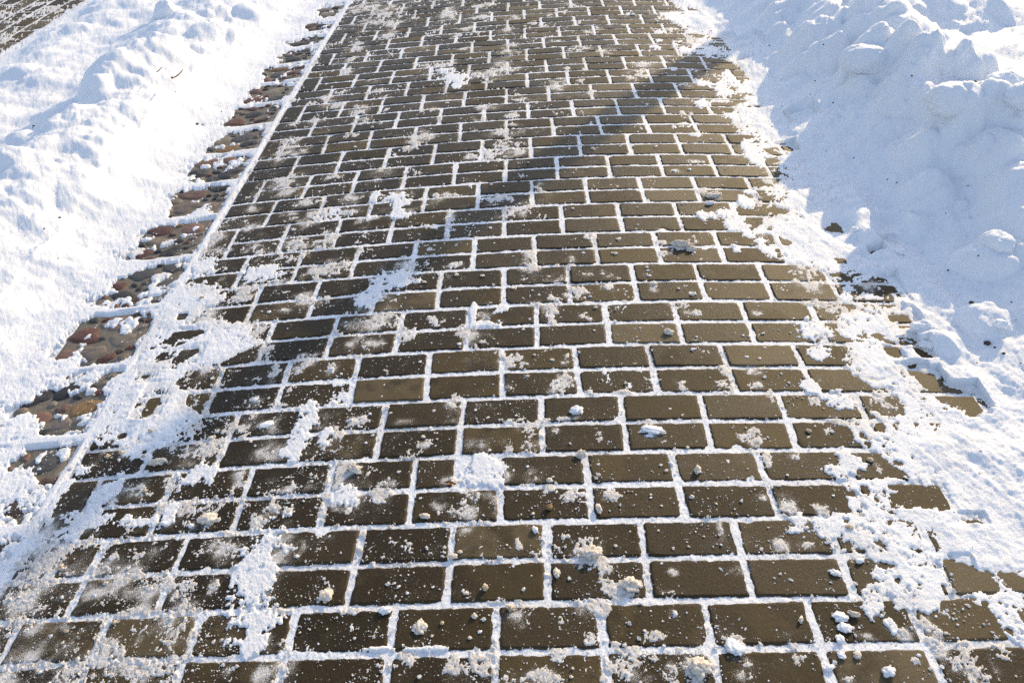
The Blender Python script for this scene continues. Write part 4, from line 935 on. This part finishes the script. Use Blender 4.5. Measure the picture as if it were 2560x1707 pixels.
# twigs
def twig(pts, rad, label, knob=False):
    P = [Vector(atT(t, x, y, z)) for t, x, y, z in pts]
    bm = bmesh.new(); rings = []
    # resample with slight crookedness
    Q_ = []
    for i in range(len(P)-1):
        for k in range(5): Q_.append(P[i].lerp(P[i+1], k/5) + Vector((mnoise.noise(Vector((i*5+k, 1, 2))), mnoise.noise(Vector((i*5+k, 4, 2))), mnoise.noise(Vector((i*5+k, 7, 2)))))*rad*.8)
    Q_.append(P[-1])
    for i, p in enumerate(Q_):
        d = (Q_[min(i+1, len(Q_)-1)]-Q_[max(i-1, 0)]).normalized()
        a = d.cross(Vector((0, 0, 1))).normalized(); b = d.cross(a)
        r = rad*(1.15-0.5*i/len(Q_))*(1+0.25*mnoise.noise(Vector((i*1.7, 0, 5))))
        if knob and i < 2: r *= 1.6
        rings.append([bm.verts.new(p+a*math.cos(k*math.pi/4)*r+b*math.sin(k*math.pi/4)*r) for k in range(8)])
    for i in range(len(rings)-1):
        for k in range(8): bm.faces.new((rings[i][k], rings[i][(k+1) % 8], rings[i+1][(k+1) % 8], rings[i+1][k]))
    bm.faces.new(rings[0]); bm.faces.new(rings[-1])
    bmesh.ops.recalc_face_normals(bm, faces=bm.faces)
    me = bpy.data.meshes.new('twig'); bm.to_mesh(me); bm.free(); me.materials.append(M_TWIG)
    for p in me.polygons: p.use_smooth = True
    o = bpy.data.objects.new('twig', me); col.objects.link(o); tagit(o, label, 'twig', 'twigs sticking out of the left bank')
TWZ = 0.23
twig([('T1',1443,655,TWZ-.02),('T1',1470,650,TWZ),('T1',1500,628,TWZ+.01),('T1',1520,608,TWZ+.015),('T1',1538,582,TWZ+.02)], .0030, 'longer curved brown twig sticking out of the left snow bank', True)
twig([('T1',1314,608,TWZ),('T1',1340,588,TWZ+.008),('T1',1362,565,TWZ+.015)], .0022, 'shorter straight twig beside the curved one on the left snow bank')

# dead leaf
def leaf():
    X, Y, _ = atT('C2', 722, 1205); z = max(surf_z(X, Y), 0)+.004
    bm = bmesh.new(); n = 12; rows = []
    for i in range(n+1):
        t = i/n; w = .0048*math.sin(math.pi*t)**.7*(1+.15*math.sin(t*17)); 
        rows.append([bm.verts.new(((t-.5)*.030, s*w, .003*abs(s)+.003*math.sin(t*4)+(.001*math.sin(t*20+s))) ) for s in (-1, -.5, 0, .5, 1)])
    for i in range(n):
        for k in range(4): bm.faces.new((rows[i][k], rows[i][k+1], rows[i+1][k+1], rows[i+1][k]))
    bmesh.ops.remove_doubles(bm, verts=bm.verts, dist=1e-6)
    me = bpy.data.meshes.new('dead_leaf'); bm.to_mesh(me); bm.free(); me.materials.append(M_LEAF)
    o = bpy.data.objects.new('dead_leaf', me); col.objects.link(o); o.location = (X, Y, z); o.rotation_euler = (.3, 0, -.25)
    tagit(o, 'small orange brown dead leaf at the rim of the missing half paver', 'leaf')
leaf()
# dark grit in the snow
def grit(t, x, y, w, z, label=None, cat='grit'):
    px, py = full(t, x, y); X, Y, _ = at(px, py, z); sx, _ = scale_at(px, py, z)
    for _ in range(6):
        g_ = surf_z(X, Y)-float(camber(X)); z = 0.4*z+0.6*g_; X, Y, _z = at(px, py, z)
    r = w/TILES[t][2]*sx/2*0.7
    me = clod_mesh(int(x*3+y), r, r*.8, r*.7, .35, 3); me.materials.append(M_GRIT)
    o = bpy.data.objects.new('grit_pebble', me); col.objects.link(o)
    o.location = (X, Y, surf_z(X, Y)+r*.25)
    tagit(o, label or 'speck of dark grit lying on the white snow', cat, None if label else 'specks of dark grit on the snow')
grit('R1',2008,1195,44,.06,'dark pebble lying on the shaded snow right of the path')
grit('R2',2110,285,60,.06,'larger dark grit clot below the snow chunk on the right')
grit('R2',2220,350,30,.06,'single dark grit lump right of the grit clot')
for t, x, y, w, z in [('R2',2160,310,24,.05),('R2',2045,410,14,.04),('R2',2300,130,10,.06),('R2',2330,410,14,.06),('T4',598,680,18,.05),('T4',558,793,14,.04),('T4',750,865,20,.06),('T4',315,893,14,.03),('T4',212,385,16,.05),('T4',690,1270,12,.06),('L1',1290,28,26,.02),('L1',1325,32,18,.02),('L1',220,40,22,.14),('T1',285,1060,22,.12),('T1',275,1075,14,.12),('T1',1475,775,14,.12),('T1',1860,940,16,.03),('R1',1240,250,14,.03),('R1',1460,390,14,.04),('R1',1520,410,14,.04),('R1',1840,610,12,.08),('R1',1985,430,12,.1),('R1',2030,950,18,.07),('R1',1855,985,22,.05),('T4',940,465,30,.17),('T4',640,520,20,.12),('T4',1870,910,40,.24),('T4',1910,890,26,.24),('T4',2000,785,30,.27),('T4',1410,640,22,.2),('R1',2270,1190,16,.07),('L1',380,905,14,.03),('L1',290,710,14,.05),('L1',390,640,24,.05),('T3',1775,262,16,.02),('T3',1700,270,12,.02)]:
    grit(t, x, y, w, z)

# ------------------------------------------------------------------ street lamp out of frame whose post shades the path
SUN_AZ, SUN_EL = math.radians(54.9), math.radians(21)
bxp, byp = at(1731, 166)[:2]
dxs, dys = math.cos(SUN_AZ), math.sin(SUN_AZ)
PX, PY = bxp+dxs*4.9, byp+dys*4.9
lamp = bpy.data.objects.new('street_lamp', None); col.objects.link(lamp); lamp.location = (PX, PY, -.1)
tagit(lamp, 'tapered concrete street lamp beyond the right snow bank', 'street lamp')
def lathe(name, prof, mat, parent, n=32, axis=None):
    bm = bmesh.new(); rings = []
    for r, z in prof: rings.append([bm.verts.new((r*math.cos(i/n*6.28318), r*math.sin(i/n*6.28318), z)) for i in range(n)])
    for a, b in zip(rings, rings[1:]):
        for i in range(n): bm.faces.new((a[i], a[(i+1) % n], b[(i+1) % n], b[i]))
    bm.faces.new(rings[0][::-1]); bm.faces.new(rings[-1])
    me = bpy.data.meshes.new(name); bm.to_mesh(me); bm.free(); me.materials.append(mat)
    for p in me.polygons: p.use_smooth = True
    o = bpy.data.objects.new(name, me); col.objects.link(o); o.parent = parent; return o
lathe('post', [(.15, 0), (.15, .3), (.125, .34), (.118, 1.1), (.104, 2.0), (.085, 2.7), (.062, 3.6), (.045, 4.6)], M_POST, lamp)
lathe('lamp_head', [(.05, 4.6), (.16, 4.64), (.19, 4.72), (.14, 5.0), (.03, 5.1)], M_METAL, lamp)

# ------------------------------------------------------------------ light
w = bpy.data.worlds.new('World'); sc.world = w; w.use_nodes = True
nt = w.node_tree; nt.nodes.clear()
sky = nt.nodes.new('ShaderNodeTexSky'); sky.sky_type = 'NISHITA'; sky.sun_disc = False
sky.sun_elevation = SUN_EL; sky.sun_rotation = math.pi/2 - SUN_AZ
sky.air_density = 1.0; sky.dust_density = 1.5; sky.ozone_density = 1.0
bg = nt.nodes.new('ShaderNodeBackground'); bg.inputs[1].default_value = 0.15
out = nt.nodes.new('ShaderNodeOutputWorld'); sky_fill = nt.nodes.new('ShaderNodeMix'); sky_fill.data_type = 'RGBA'; sky_fill.blend_type = 'ADD'; sky_fill.inputs[0].default_value = 1.0
sky_fill.inputs[7].default_value = (1.48, 1.76, 2.36, 1)      # even pale-blue fill added to the sky to brighten shaded snow
sky_fill.clamp_result = False
nt.links.new(sky.outputs[0], sky_fill.inputs[6]); nt.links.new(sky_fill.outputs[2], bg.inputs[0]); nt.links.new(bg.outputs[0], out.inputs[0])
sd_ = bpy.data.lights.new('sun', 'SUN'); sd_.energy = 4.1; sd_.angle = math.radians(0.5); sd_.color = (1.0, .77, .44)
so = bpy.data.objects.new('sun', sd_); col.objects.link(so)
dirv = Vector((-dxs*math.cos(SUN_EL), -dys*math.cos(SUN_EL), -math.sin(SUN_EL)))
so.rotation_euler = dirv.to_track_quat('-Z', 'Y').to_euler()
sc.view_settings.view_transform = 'Standard'; sc.view_settings.look = 'None'; sc.view_settings.exposure = 0; sc.view_settings.gamma = 1
sc.render.engine = 'CYCLES'
sc.cycles.use_denoising = False
sc.cycles.max_bounces = 6
print('script', time.time()-T0)
